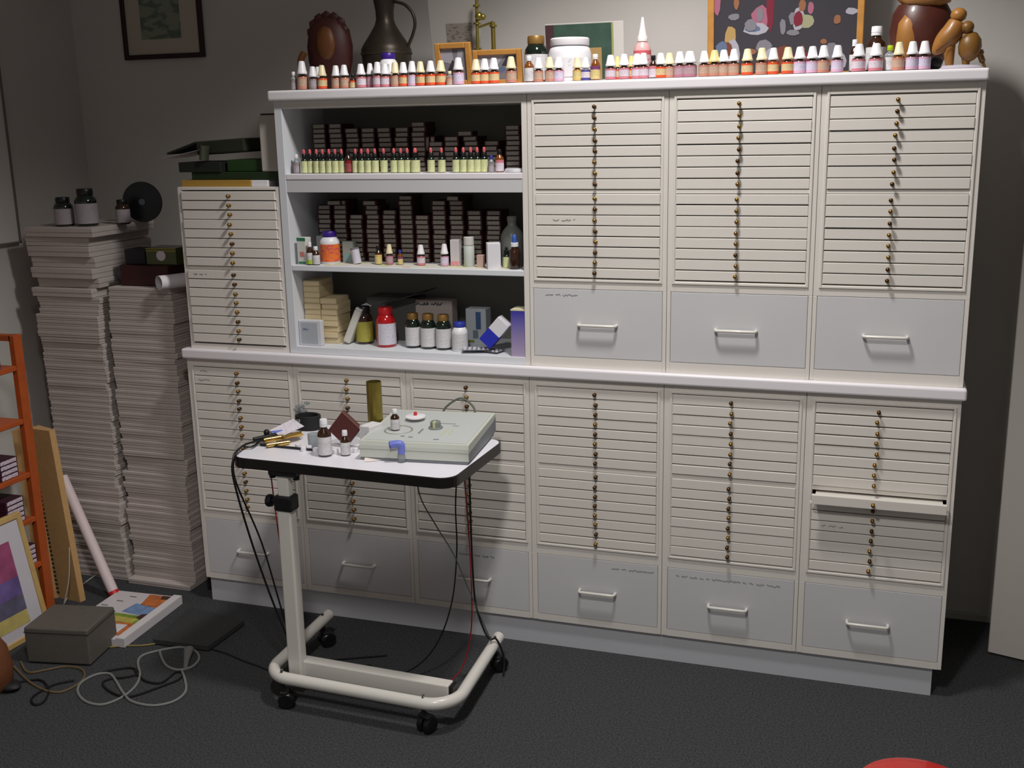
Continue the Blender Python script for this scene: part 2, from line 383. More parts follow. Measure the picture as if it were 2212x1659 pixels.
def bottle_parts(kind, r, h, cap, lab, glass):
    key = (kind, round(r, 4), round(h, 4), cap, lab, glass.name)
    if key in _bc: return _bc[key]
    lb = LABM[lab]; ca = CAPM[cap]; out = []
    if kind == 'drop':         # squat glass, tall tapered cap
        hb = h * .50; ch = h * .45
        out.append(('glass', B().lathe([(0, 0), (r * .9, 0), (r, r * .12), (r, hb * .90), (r * .86, hb * .99), (r * .56, hb * 1.03), (r * .54, hb * 1.10), (0, hb * 1.10)], 20), glass))
        out.append(('label', B().lathe([(r * 1.02, hb * .06, 0), (r * 1.02, hb * .26, 1), (r * 1.02, hb * .76, 0), (r * 1.02, hb * .90, 0)], 20), lb))
        z = h - ch
        out.append(('cap', B().lathe([(0, z), (r * .93, z), (r * .95, z + ch * .04), (r * .93, z + ch * .16), (r * .82, z + ch * .22), (r * .58, z + ch * .88), (r * .50, z + ch * .97), (r * .36, z + ch), (0, z + ch)], 20), ca))
    elif kind == 'screw':      # shouldered glass, short screw cap
        hb = h * .80
        out.append(('glass', B().lathe([(0, 0), (r * .9, 0), (r, r * .12), (r, hb * .74), (r * .9, hb * .82), (r * .5, hb * .93), (r * .44, hb * .98), (r * .44, h * .9), (0, h * .9)], 20), glass))
        out.append(('label', B().lathe([(r * 1.02, hb * .07, 1), (r * 1.02, hb * .52, 0), (r * 1.02, hb * .68, 0)], 20), lb))
        out.append(('cap', B().lathe([(0, hb), (r * .56, hb), (r * .57, hb + h * .05), (r * .53, hb + h * .055), (r * .53, hb + h * .065), (r * .57, hb + h * .07), (r * .54, h * .985), (r * .5, h), (0, h)], 20), ca))
    elif kind == 'pip':        # pipette bottle: black collar, rubber bulb
        hb = h * .66
        out.append(('glass', B().lathe([(0, 0), (r * .9, 0), (r, r * .12), (r, hb * .78), (r * .9, hb * .88), (r * .5, hb * .98), (0, hb * .99)], 18), glass))
        out.append(('label', B().lathe([(r * 1.02, hb * .04, 1), (r * 1.02, hb * .78, 1)], 18), lb))
        out.append(('collar', B().lathe([(0, hb * .97), (r * .7, hb * .97), (r * .7, h * .80), (r * .62, h * .815), (0, h * .815)], 18), CAPM['k']))
        out.append(('bulb', B().lathe([(0, h * .81), (r * .40, h * .81), (r * .42, h * .90), (r * .32, h * .97), (r * .15, h), (0, h)], 14), ca))
    elif kind == 'jar':        # wide supplement jar, domed shoulder, broad cap
        hb = h * .87
        out.append(('body', B().lathe([(0, 0), (r * .93, 0), (r, r * .1), (r, hb * .74), (r * .95, hb * .82), (r * .72, hb * .93), (r * .62, hb * .96), (r * .62, hb), (0, hb)], 28), glass))
        bl = B()
        if lab == 'arc':
            bl.lathe([(r * 1.012, hb * .08, 1), (r * 1.012, hb * .70, 1)], 28)
            dead = [f for f in bl.bm.faces if not (-115 < math.degrees(math.atan2(f.calc_center_median().y, f.calc_center_median().x)) < 35)]
            bmesh.ops.delete(bl.bm, geom=dead, context='FACES')
        else: bl.lathe([(r * 1.012, hb * .08, 1), (r * 1.012, hb * .60, 1), (r * 1.012, hb * .70, 1)], 28)
        out.append(('label', bl, lb))
        out.append(('cap', B().lathe([(0, hb * .95), (r * .70, hb * .95), (r * .72, hb * .97), (r * .72, h * .975), (r * .66, h), (0, h)], 28), ca))
    out = [(n, b.mesh(n, mm), None) for n, b, mm in out]
    _bc[key] = out; return out
def bottle(name, kind, loc, r, h, cap, lab, glass, label, cat='bottle', group=None, rz=0):
    t = thing(name, label, cat, loc, rz, group)
    for n, me, _ in bottle_parts(kind, r, h, cap, lab, glass):
        o = bpy.data.objects.new(n, me); COL.objects.link(o); o.parent = t
    return t

# ---- the long row on the top board: (u, kind, cap, label, height, radius, back?, glass)
ROW = [
 (633, 'screw', 'w', 'grey', .058, .0105, 0, clearg), (652, 'drop', 'w', 'tan', .090, .0175, 0, amber), (675, 'drop', 'w', 'grey', .072, .0145, 0, amber),
 (686, 'drop', 'w', 'grey', .074, .013, .06, amber), (695, 'drop', 'c', 'orange', .075, .015, 0, amber), (725, 'drop', 'w', 'tan', .072, .015, 0, amber),
 (743, 'drop', 'w', 'tan', .073, .015, 0, amber), (761, 'screw', 'k', 'orange', .044, .011, 0, amber), (779, 'drop', 'w', 'pink', .074, .0155, 0, amber),
 (799, 'drop', 'w', 'mauve', .076, .013, .02, amber), (815, 'drop', 'w', 'pink', .078, .015, 0, amber), (831, 'drop', 'w', 'pink', .072, .015, 0, amber),
 (843, 'drop', 'w', 'orange', .074, .014, .05, amber), (853, 'drop', 'c', 'tan', .075, .0148, 0, amber), (871, 'drop', 'w', 'orange', .074, .015, 0, amber),
 (890, 'drop', 'w', 'lilac', .076, .015, 0, amber), (908, 'drop', 'c', 'orange', .074, .015, 0, amber), (930, 'drop', 'w', 'orange', .075, .0155, 0, amber),
 (952, 'drop', 'c', 'orange', .075, .016, 0, amber), (971, 'screw', 'c', 'tan', .042, .0105, 0, clearg), (990, 'drop', 'w', 'lilac', .081, .017, 0, amber),
 (1028, 'drop', 'c', 'orange', .074, .0155, 0, amber), (1047, 'drop', 'w', 'orange', .075, .0155, 0, amber), (1067, 'drop', 'w', 'orange', .076, .016, 0, amber),
 (1104, 'drop', 'c', 'tan', .078, .0165, 0, amber), (1143, 'screw', 'w', 'white', .078, .015, 0, ambl), (1163, 'drop', 'w', 'tan', .072, .0145, 0, amber),
 (1187, 'drop', 'c', 'tan', .072, .0145, 0, amber), (1207, 'drop', 'w', 'lilac', .071, .0155, 0, amber), (1247, 'drop', 'c', 'yellow', .068, .0135, 0, ambl),
 (1265, 'drop', 'w', 'blue', .067, .014, 0, clearg), (1286, 'screw', 'w', 'purple', .075, .0145, 0, ambl), (1319, 'drop', 'w', 'pink', .071, .016, 0, amber),
 (1334, 'drop', 'y', 'orange', .068, .013, .04, amber), (1348, 'drop', 'w', 'pink', .072, .016, 0, amber), (1364, 'drop', 'y', 'orange', .068, .013, .04, amber),
 (1376, 'drop', 'w', 'pink', .072, .016, .006, amber), (1390, 'drop', 'w', 'pink', .073, .0155, 0, amber), (1411, 'screw', 'k', 'pink', .065, .0125, 0, amber),
 (1427, 'drop', 'w', 'orange', .071, .0155, 0, amber), (1446, 'drop', 'c', 'tan', .071, .0155, .01, amber), (1468, 'drop', 'w', 'mauve', .073, .0155, 0, amber),
 (1490, 'drop', 'w', 'mauve', .073, .0195, 0, amber), (1521, 'drop', 'w', 'tan', .072, .0155, 0, amber), (1543, 'drop', 'y', 'tan', .073, .0165, 0, amber),
 (1563, 'drop', 'w', 'tan', .073, .016, 0, amber), (1585, 'drop', 'w', 'tan', .074, .0155, 0, amber), (1614, 'drop', 'c', 'orange', .073, .0165, 0, amber),
 (1645, 'drop', 'c', 'tan', .074, .0165, 0, amber), (1670, 'drop', 'w', 'orange', .073, .0155, 0, ambl), (1701, 'drop', 'c', 'orange', .073, .0165, 0, amber),
 (1727, 'drop', 'w', 'lilac', .073, .0170, 0, amber), (1754, 'drop', 'w', 'lilac', .073, .0165, 0, amber), (1778, 'drop', 'w', 'tan', .074, .0160, 0, amber),
 (1808, 'drop', 'w', 'lilac', .073, .0165, 0, amber), (1854, 'drop', 'w', 'pink', .074, .0180, 0, amber), (1891, 'drop', 'w', 'pink', .074, .0185, 0, amber),
 (1921, 'screw', 'g', 'white', .068, .0150, .02, clearg), (1940, 'drop', 'c', 'tan', .075, .0155, 0, ambl), (1969, 'drop', 'w', 'lilac', .075, .0160, 0, amber),
 (1995, 'drop', 'w', 'lilac', .075, .0170, 0, amber)]
for k, (u, kind, cap, lab, h, r, back, gl) in enumerate(ROW):
    y = .012 + rnd.uniform(0, .006) + back
    x = PY(u, 150, y).x
    nm = {'drop': 'dropper_bottle', 'screw': 'screw_cap_bottle'}[kind]
    bottle(nm, kind, (x, y, ZT), r, h, cap, lab, gl, '%s capped bottle with %s label, %s from the left on the top board' % (CAPN[cap], WORD[lab], nth(k + 1)),
           group='small bottles in the long row on the top board', rz=rnd.uniform(0, 6))
# ---- pipette bottles on the upper open shelf
PIP = [(640, 'w', 'grey', 's'), (657, 'k', 'green', 'p'), (670, 'k', 'green', 'p'), (684, 'k', 'green', 'p'), (697, 'k', 'green', 'p'), (711, 'k', 'green', 'p'), (724, 'k', 'green', 'p'), (738, 'k', 'green', 'p'),
       (752, 'k', 'red', 'q'), (768, 'k', 'green', 'p'), (781, 'k', 'green', 'p'), (795, 'k', 'green', 'p'), (810, 'k', 'green', 'p'), (829, 'k', 'green', 'p'), (851, 'k', 'green', 'p'), (866, 'k', 'green', 'p'),
       (880, 'k', 'green', 'p'), (897, 'k', 'green', 'P'), (931, 'w', 'green', 'p'), (954, 'k', 'green', 'p'), (985, 'k', 'green', 'p'), (1001, 'w', 'green', 'p'), (1017, 'k', 'green', 'p'), (1031, 'k', 'green', 'p'), (1046, 'k', 'green', 'p')]
CAPM['x'] = mat('pink_rubber_bulb', (206, 92, 100), .5); CAPN['x'] = 'pink'
for k, (u, c, lab, kk) in enumerate(PIP):
    y = .035 + rnd.uniform(-.004, .006); x = PY(u, 345, y).x
    gp = 'pipette bottles along the upper open shelf'
    if kk in 'pP':
        bottle('pipette_bottle', 'pip', (x, y, Z1), .0118 if kk == 'p' else .015, .078, 'x', lab, greeng, 'dark pipette bottle with pale green label and pink bulb, %s bottle along the upper shelf' % nth(k + 1), group=gp)
    elif kk == 'q':
        bottle('dropper_bottle', 'screw', (x, y, Z1), .012, .075, 'k', 'red', amber, 'small bottle with crimson label and black cap among the pipette bottles', group=gp)
    else:
        bottle('screw_cap_bottle', 'screw', (x, y, Z1), .011, .062, 'w', 'grey', clearg, 'small pale bottle first in the pipette bottle row', group=gp)
t = bottle('sample_vial', 'screw', (PY(1061, 345, .03).x, .03, Z1), .009, .052, 'b', 'grey', clearg, 'slim clear vial with a bright blue cap on the upper shelf', 'bottle')
t = bottle('screw_cap_bottle', 'screw', (PY(1079, 345, .035).x, .035, Z1), .0135, .070, 'k', 'pink', ambl, 'amber bottle with pink banded label beside the blue capped vial', 'bottle')
b = B().lathe([(0, 0), (.030, 0), (.034, .003), (.033, .010), (.029, .012), (0, .0125)], 28)
solo('metal_tin', b.mesh('metal_tin', mat('bright_tin', (226, 226, 232), .35, metal=.2)), None, 'flat round silver tin at the end of the upper shelf', 'tin').location = (PY(1108, 360, .0).x - .005, .040, Z1)

# ---- maroon remedy boxes, stacked; white end labels coloured grey for the dim shelf light
bx = thing('remedy_box', 'x', 'box', (0, 0, 0), 0, 'maroon remedy boxes stacked on the open shelves')
BW, BH, BD = .0500, .0158, .085
part('carton', B().box(-BW / 2, BW / 2, 0, BD, 0, BH - .0006, 0, .0006), maroon, bx)
part('end_label', B().box(-BW / 2 + .005, BW / 2 - .005, -.0006, .0002, .0022, BH - .0022), dimlab, bx)
first = [True]
def remedy(loc, rz, label):
    if first[0]:
        first[0] = False; bx.location = loc; bx.rotation_euler = (0, 0, rz); bx['label'] = label
    else: copy_tree(bx, loc, rz, label)
def stacks(tab, z0, y0, sh, extra=()):
    for s, (X, Yt) in enumerate(tab):
        u, v = 580 + X / 3.814, 180 + Yt / 3.814
        x = PY(u, v, y0).x; zt = zat(x, y0, v); n = max(1, int(round((zt - z0) / BH)))
        for k in range(n):
            remedy((x + rnd.uniform(-.002, .002), y0 + rnd.uniform(-.004, .003), z0 + k * BH), rnd.uniform(-.03, .03),
                   'maroon box, dimmed white end, %s from top in %s stack from left on %s shelf' % (nth(n - k), nth(s + 1), sh))
stacks([(410, 345), (546, 340), (685, 368), (815, 358), (950, 355), (1090, 352), (1230, 318), (1372, 470), (1500, 425), (1660, 415), (1830, 460), (2010, 335)], Z1, .125, 'upper')
stacks([(455, 998), (583, 972), (720, 1080), (850, 1012), (988, 1045), (1125, 925), (1265, 1075), (1400, 968), (1545, 965), (1695, 1045), (1850, 1042)], Z2, .135, 'middle')
# loose ones lying on or leaning beside the stacks
for (X, Yt, y0, rz, lb) in [(535, 955, .12, .25, 'maroon box lying askew on top of the second middle shelf stack'), (828, 970, .12, .05, 'maroon box set aside uppermost on the fourth middle shelf stack'),
                            (1515, 925, .12, -.2, 'maroon box lying askew highest on the ninth middle shelf stack'), (1615, 385, .11, .15, 'maroon box lying askew highest near the door end of the upper shelf')]:
    u, v = 580 + X / 3.814, 180 + Yt / 3.814; x = PY(u, v, y0).x; zz = zat(x, y0, v) - BH
    n = math.floor((zz - (Z1 if v < 400 else Z2)) / BH + .5); remedy((x, y0, (Z1 if v < 400 else Z2) + n * BH + .0003), rz, lb)
for j in range(2):
    t = copy_tree(bx, (PY(580 + (1325 + 40 * j) / 3.814, 290, .10).x + .008, .10, 1.625), 0, 'maroon box stood on edge between the upper shelf stacks, %s of the pair' % ('first' if j == 0 else 'second'))
    t.rotation_euler = (0, math.radians(-90), 0); t.location = (PY(580 + (1318 + 45 * j) / 3.814, 290, .125).x, .13, Z1 + BH * 4 + BW / 2 - .0)
# beige card boxes on the bottom shelf
beige = mat('beige_card', (206, 188, 150), .7, noise=.03, nscale=30)
beb = thing('beige_box', 'x', 'box', (0, 0, 0), 0, 'beige card boxes stacked on the bottom shelf')
part('carton', B().box(-.030, .030, 0, .10, 0, .0195, 0, .0008), beige, beb)
part('lid_flap', B().box(-.029, .029, -.0008, 0, .003, .0165), mat('beige_flap', (214, 196, 158), .7), beb)
sp = [(.2635, .064, 11, 'back'), (.327, .066, 8, 'second')]
fb = True
for (x, y, n, wn) in sp:
    for k in range(n):
        lb = 'beige card box, %s up in the %s stack on the bottom shelf' % (nth(k + 1), 'taller' if n > 8 else 'shorter')
        loc = (x + rnd.uniform(-.002, .002), y + rnd.uniform(-.004, .004), Z3 + k * .0197)
        if fb: beb.location = loc; beb['label'] = lb; fb = False
        else: copy_tree(beb, loc, rnd.uniform(-.03, .03), lb)
def carton_box(name, c, sx, sy, h, rz, mats, label, cat='box', tilt=0, faces=None, group=None):
    """plain upright carton centred at c on its base; faces: list of (x0,x1,z0,z1,mat) printed on the front in 0..1"""
    t = thing(name, label, cat, c, rz, group); t.rotation_euler = (0, tilt, rz)
    b = B().box(-sx / 2, sx / 2, -sy / 2, sy / 2, 0, h, 0, min(sx, sy, h) * .02 + .0004)
    part('carton', b, mats, t, world=False)
    if faces:
        b = B(); mm = []
        for i, (a, e, z0, z1, mm_) in enumerate(faces):
            b.box(-sx / 2 + a * sx, -sx / 2 + e * sx, -sy / 2 - .0006 - .0001 * i, -sy / 2 - .0001, z0 * h, z1 * h, i); mm.append(mm_)
        part('print', b, mm, t, world=False)
    return t
whitec = mat('white_card', (222, 220, 226), .6)
greenp = mat('print_green', (40, 120, 84), .6); pinkp = mat('print_salmon', (206, 130, 118), .6)
# bottom compartment
t = thing('clear_case', 'clear plastic case with a printed insert at the near corner of the bottom shelf', 'case', (.250, .05, Z3))
x0, x1 = .233, .318; part('case', B().box(x0, x1, .018, .040, Z3, Z3 + .088, 0, .003, 2), mat('frosted_plastic', (208, 208, 214), .3), t)
part('insert', B().box(x0 + .008, x1 - .014, .0170, .0185, Z3 + .008, Z3 + .080), mat('insert_grey', (172, 178, 186), .5), t)
part('print', scribble(x0 + .014, x0 + .038, Z3 + .058, .0165, .010, 4), mat('print_navy', (60, 66, 130), .6), t)
t = thing('paper_bag', 'pale paper sachet leaning against the beige boxes on the bottom shelf', 'sachet', (.375, .15, Z3))
b = B(); b.x = Matrix.Translation((.376, .115, Z3 + .006)) @ Matrix.Rotation(math.radians(6), 4, 'Z') @ Matrix.Rotation(math.radians(24), 4, 'Y')
b.box(-.010, .016, -.055, .06, .002, .125, 0, .006, 2); part('sachet', b, mat('pale_paper', (206, 204, 196), .7), t)
b = B(); b.x = Matrix.Translation((.376, .115, Z3 + .006)) @ Matrix.Rotation(math.radians(6), 4, 'Z') @ Matrix.Rotation(math.radians(24), 4, 'Y')
b.box(-.009, .015, -.050, .055, .125, .130, 0, .001); part('fold', b, paper, t)
CAPM['k2'] = CAPM['k']; CAPN['k2'] = 'black'
LABM['lime2'] = [mat('label_mustard', (168, 162, 72), .6), mat('label_mustard_print', (168, 162, 72), .6, ink=(120, 112, 44))]
def px_bottle(u, v, z):
    p = PZ(u, v, z); return (p.x, p.y, z)
p = px_bottle(800, 736, Z3); bottle('supplement_jar', 'jar', (p[0], .105, Z3), .030, .128, 'k', 'lime2', amber, 'dark brown jar with mustard yellow label behind the red jar', 'jar')
redg = mat('red_plastic', (170, 16, 24), .15, coat=.6)
bottle('supplement_jar', 'jar', (PZ(840, 745, Z3).x, .075, Z3), .034, .133, 'r', 'arc', redg, 'red plastic jar with red cap on the bottom shelf', 'jar')
for j, (u, cc) in enumerate([(891, 'o'), (925, 'o'), (959, 'o')]):
    bottle('supplement_jar', 'jar', (PY(u, 700, .075).x, .078 - .004 * j, Z3), .0262, .116, cc, 'white', greeng, 'dark green jar with gold cap, %s from the red jar' % nth(j + 1), 'jar', 'dark green jars with gold caps on the bottom shelf')
bottle('supplement_jar', 'jar', (PY(993, 700, .06).x, .058, Z3), .0262, .096, 'b', 'white', mat('white_hdpe', (226, 226, 230), .35), 'white plastic jar with blue cap beside the green jars', 'jar')
carton_box('grey_carton', (PY(938, 660, .2).x, .20, Z3), .150, .05, .145, 0, mat('grey_pink_card', (176, 164, 158), .7), 'grey carton lettered across its front, behind the gold capped jars')
b = scribble(PY(895, 660, .17).x, PY(955, 660, .17).x, zat(.65, .17, 657), .1745, .010, 9, .0016); part('print', b, mat('print_dark_navy', (44, 48, 80), .6), bpy.data.objects['grey_carton'])
carton_box('white_carton', (PY(1033, 680, .17).x, .17, Z3), .072, .05, .125, 0, mat('pale_grey_card', (180, 186, 190), .6), 'pale carton with blue print behind the blister packs', faces=[(.5, .75, .45, .92, mat('print_teal', (60, 90, 130), .6)), (.1, .4, .08, .15, mat('print_olive', (120, 130, 50), .6)), (.35, .6, .2, .42, mat('print_slate', (104, 122, 130), .6))])
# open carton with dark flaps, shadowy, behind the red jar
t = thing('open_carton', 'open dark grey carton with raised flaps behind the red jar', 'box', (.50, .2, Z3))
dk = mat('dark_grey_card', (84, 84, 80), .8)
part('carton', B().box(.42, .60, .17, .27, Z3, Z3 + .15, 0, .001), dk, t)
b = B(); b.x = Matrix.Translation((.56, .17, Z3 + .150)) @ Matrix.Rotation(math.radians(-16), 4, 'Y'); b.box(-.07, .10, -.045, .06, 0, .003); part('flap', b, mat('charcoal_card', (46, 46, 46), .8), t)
# blister packs
blm = mat('foil_blister', (150, 150, 158), .3, metal=.4, bump=.5, bscale=120)
for j, (x_, y_, rz) in enumerate([(.868, .085, .1), (.905, .060, -.25), (.868, .045, .3)]):
    t = thing('blister_pack', ['silver blister pack lying under the others by the white jar', 'silver blister pack lying crosswise on the bottom shelf', 'silver blister pack on top, under the blue box corner'][j], 'blister pack', (x_, y_, Z3 + .0055 * j), rz, 'foil blister packs on the bottom shelf')
    part('foil', B().box(-.048, .048, -.026, .026, 0, .0008), blm, t, world=False)
    b = B()
    for a in range(6):
        for c in range(2): b.ball((-.038 + a * .0152, -.012 + c * .023, .0012), .0065, 0, (1, 1, .6), 1)
    part('pockets', b, mat('blister_pvc', (206, 206, 214), .15), t, world=False)
blue = mat('blue_card', (38, 48, 176), .45)
t = thing('blue_white_box', 'blue and white box leaning on its corner against the tall purple box', 'box', (.90, .08, Z3))
b = B(); b.x = Matrix.Translation((.918, .050, Z3 + .016)) @ Matrix.Rotation(math.radians(42), 4, 'Y'); b.box(-.048, .0, -.02, .02, 0, .050, 0, .0008); part('blue_end', b, blue, t)
b = B(); b.x = Matrix.Translation((.918, .050, Z3 + .016)) @ Matrix.Rotation(math.radians(42), 4, 'Y'); b.box(-.048, .0, -.02, .02, .0501, .100, 0, .0008); part('white_end', b, whitec, t)
# tall box fading from blue to pale violet (printed gradient of the packaging)
vg = mat('violet_gradient_print', (90, 80, 170), .5); nt = vg.node_tree; bs = nt.nodes['Principled BSDF']
tc = nt.nodes.new('ShaderNodeTexCoord'); sx = nt.nodes.new('ShaderNodeSeparateXYZ'); cr = nt.nodes.new('ShaderNodeValToRGB')
nt.links.new(tc.outputs['Generated'], sx.inputs[0]); nt.links.new(sx.outputs['Z'], cr.inputs[0]); nt.links.new(cr.outputs[0], bs.inputs['Base Color'])
cr.color_ramp.elements[0].color = (*lin((176, 160, 186)), 1); cr.color_ramp.elements[1].color = (*lin((52, 50, 160)), 1)
t = thing('violet_box', 'tall box printed blue fading to pale violet beside the shelf partition', 'box', (1.024, .06, Z3))
part('carton', B().box(1.000, 1.047, .006, .07, Z3, Z3 + .148, 0, .0008), vg, t); part('lid', B().box(.9995, 1.0475, .0055, .0705, Z3 + .148, Z3 + .152), mat('cream_card', (214, 208, 176), .6), t)
for k in range(5):
    remedy((.995, .17, Z3 + k * BH), .05, 'maroon box, dimmed white end, %s up in the pile behind the tall violet box' % nth(k + 1))
# middle compartment, front row
carton_box('remedy_carton', (PZ(651, 572, Z2).x + .003, .035, Z2), .034, .034, .090, -.1, mat('white_card2', (214, 214, 208), .6), 'slim white carton with green bands and a salmon dot, by the shelf side', faces=[(0, 1, .88, 1, greenp), (.1, .95, .03, .11, greenp), (.3, .8, .30, .48, pinkp)])
carton_box('grey_carton', (.305, .115, Z2), .060, .03, .088, 0, mat('pale_grey_card2', (176, 178, 180), .6), 'plain pale grey carton behind the two small white capped bottles')
p = PZ(668, 573, Z2); bottle('screw_cap_bottle', 'screw', (p.x, .016, Z2), .0118, .076, 'w', 'white', amber, 'small brown bottle with white cap and lime spot on its label', 'bottle')
solo('lime_sticker', B().lathe([(.01215, 0), (.01215, .014)], 20), mat('lime_spot', (170, 200, 60), .6), 'lime green sticker band round the small brown bottle', 'sticker').location = (p.x, .016, Z2 + .004)
p = PZ(685, 572, Z2); bottle('screw_cap_bottle', 'screw', (p.x, .018, Z2), .0128, .062, 'w', 'white', amber, 'shorter brown bottle with plain white label next to the orange labelled jar', 'bottle')
LABM['orange2'] = [mat('label_bright_orange', (232, 120, 50), .5), mat('label_bright_orange_print', (232, 120, 50), .5, ink=(206, 90, 90), inkscale=60, inkamt=.5)]
p = PZ(718, 565, Z2); bottle('supplement_jar', 'jar', (p.x + .014, .075, Z2), .0335, .108, 'p', 'orange2', mat('white_hdpe', (0, 0, 0)), 'white jar with purple cap and orange label on the middle shelf', 'jar')
carton_box('mint_carton', (PY(755, 540, .10).x, .10, Z2), .038, .03, .072, 0, mat('grey_mint_card', (150, 158, 150), .6), 'small grey green carton behind the orange labelled jar', faces=[(.1, .9, .06, .45, mat('print_seafoam', (130, 158, 160), .6))])
t = thing('white_tube_box', 'small white tube standing tilted on the middle shelf', 'tube', (PZ(783, 566, Z2).x, .06, Z2))
b = B(); b.x = Matrix.Translation((PZ(783, 566, Z2).x + .008, .065, Z2 + .002)) @ Matrix.Rotation(math.radians(-10), 4, 'Y'); b.cyl(.0145, 0, .048, 20, 0, bev=.001); part('tube', b, mat('lilac_white', (206, 202, 216), .5), t)
b = B(); b.x = Matrix.Translation((PZ(783, 566, Z2).x + .008, .065, Z2 + .002)) @ Matrix.Rotation(math.radians(-10), 4, 'Y'); b.cyl(.0148, .048, .053, 20); part('cap', b, mat('grey_cap', (120, 118, 126), .5), t)
front = [(817, 'screw', 'k', 'yellow', .062, .012, 'small bottle with large black cap on the middle shelf'), (841, 'drop', 'c', 'mauve', .068, .012, 'dropper bottle with dim mauve label between two small vials'),
         (864, 'screw', 'b', 'purple', .050, .0088, 'tiny blue capped vial with purple band on the middle shelf'), (909, 'drop', 'w', 'pink', .068, .0135, 'dropper bottle with pink banded label standing alone mid shelf'),
         (960, 'drop', 'w', 'lilac', .072, .0135, 'bright white capped dropper bottle beside the pink banded carton')]
for (u, kd, c, lab, h, r, lb) in front:
    q = PZ(u, 569, Z2); bottle('small_vial' if h < .055 else ('dropper_bottle' if kd == 'drop' else 'screw_cap_bottle'), kd, (PY(u, 545, .065).x, .065, Z2), r, h, c, lab, ambl if u == 864 else amber, lb, 'bottle')
carton_box('remedy_carton', (PY(984, 545, .07).x, .075, Z2), .030, .028, .086, 0, mat('white_card3', (206, 200, 202), .6), 'white carton with pink lettering band at its foot, middle shelf', faces=[(.05, 1, .04, .20, mat('print_pink_text', (224, 140, 150), .6, ink=(236, 214, 216), inkscale=200))])
fx = PY(1012, 545, .06).x; t = thing('cylinder_flask', 'tall pale cylindrical flask between two white cartons', 'bottle', (fx, .065, Z2))
part('body', B().lathe([(0, 0), (.016, 0), (.0175, .002), (.0175, .066), (.0165, .068), (0, .068)], 24, 0, (fx, .065, Z2)), mat('mint_white', (200, 208, 200), .4), t)
part('cap', B().cyl(.0168, .069, .096, 24, 0, (fx, .065, Z2), bev=.0015), mat('pale_cap', (206, 204, 200), .4), t)
solo('small_carton', B().box(-.011, .011, -.009, .009, 0, .040, 0, .0006), mat('tan_pink_card', (190, 160, 150), .6), 'tiny tan carton half hidden behind the open white box', 'box').location = (PY(1036, 560, .055).x + .004, .055, Z2)
carton_box('white_box', (PZ(1059, 583, Z2).x, .032, Z2), .042, .040, .082, .45, whitec, 'blank bright white carton standing corner forward on the middle shelf')
# translucent grey flask and brown pipette bottle
t = thing('plastic_flask', 'large translucent grey flask at the end of the middle shelf', 'bottle', (PY(1105, 500, .11).x, .11, Z2))
b = B().lathe([(0, 0), (.034, 0), (.037, .004), (.037, .095), (.030, .112), (.016, .128), (.014, .132), (.014, .150), (0, .150)], 24, 0, (PY(1105, 500, .11).x, .115, Z2))
part('body', b, mat('grey_translucent', (132, 136, 132), .35, trans=.2), t); part('cap', B().cyl(.0155, .141, .158, 20, 0, (PY(1105, 500, .11).x, .115, Z2), bev=.001), mat('grey_cap2', (118, 118, 112), .5), t)
p = PZ(1115, 580, Z2)
t = thing('pipette_bottle', 'brown pipette bottle with blue bulb and white collar at the shelf end', 'bottle', (1.005, .035, Z2)); c = (1.008, .035, Z2)
part('glass', B().lathe([(0, 0), (.0165, 0), (.018, .002), (.018, .052), (.0165, .059), (.0095, .066), (.009, .070), (0, .070)], 22, 0, c), amber, t)
part('collar', B().cyl(.0125, .070, .083, 20, 0, c, bev=.001), capw, t)
part('bulb', B().lathe([(0, .083), (.007, .083), (.0072, .096), (.0055, .106), (.002, .109), (0, .109)], 16, 0, c), mat('blue_bulb', (52, 92, 186), .5), t)
bottle('pipette_bottle', 'pip', (PY(1093, 550, .055).x, .06, Z2), .0118, .068, 'k', 'green', greeng, 'black capped vial with pale green label beside the blue bulb bottle', 'bottle')
# patterned shelf paper lying on the middle shelf
fl = mat('flowery_paper', (206, 202, 190), .7); nt = fl.node_tree; bs = nt.nodes['Principled BSDF']
tc = nt.nodes.new('ShaderNodeTexCoord'); vo = nt.nodes.new('ShaderNodeTexVoronoi'); vo.inputs['Scale'].default_value = 34; nt.links.new(tc.outputs['Object'], vo.inputs['Vector'])
cr = nt.nodes.new('ShaderNodeValToRGB'); cr.color_ramp.interpolation = 'CONSTANT'; nt.links.new(vo.outputs['Color'], cr.inputs[0])
for i_, (pos, c) in enumerate([(0, (210, 206, 196)), (.55, (196, 200, 140)), (.66, (214, 210, 200)), (.84, (216, 150, 110)), (.9, (216, 208, 190))]):
    e = cr.color_ramp.elements[i_] if i_ < 2 else cr.color_ramp.elements.new(pos); e.position = pos; e.color = (*lin(c), 1)
nt.links.new(cr.outputs[0], bs.inputs['Base Color'])
solo('shelf_liner', B().box(.34, .99, .006, .11, Z2 + .0001, Z2 + .0006), fl, 'strip of flower patterned paper lining the middle shelf', 'shelf liner', origin=(.66, .06, Z2))

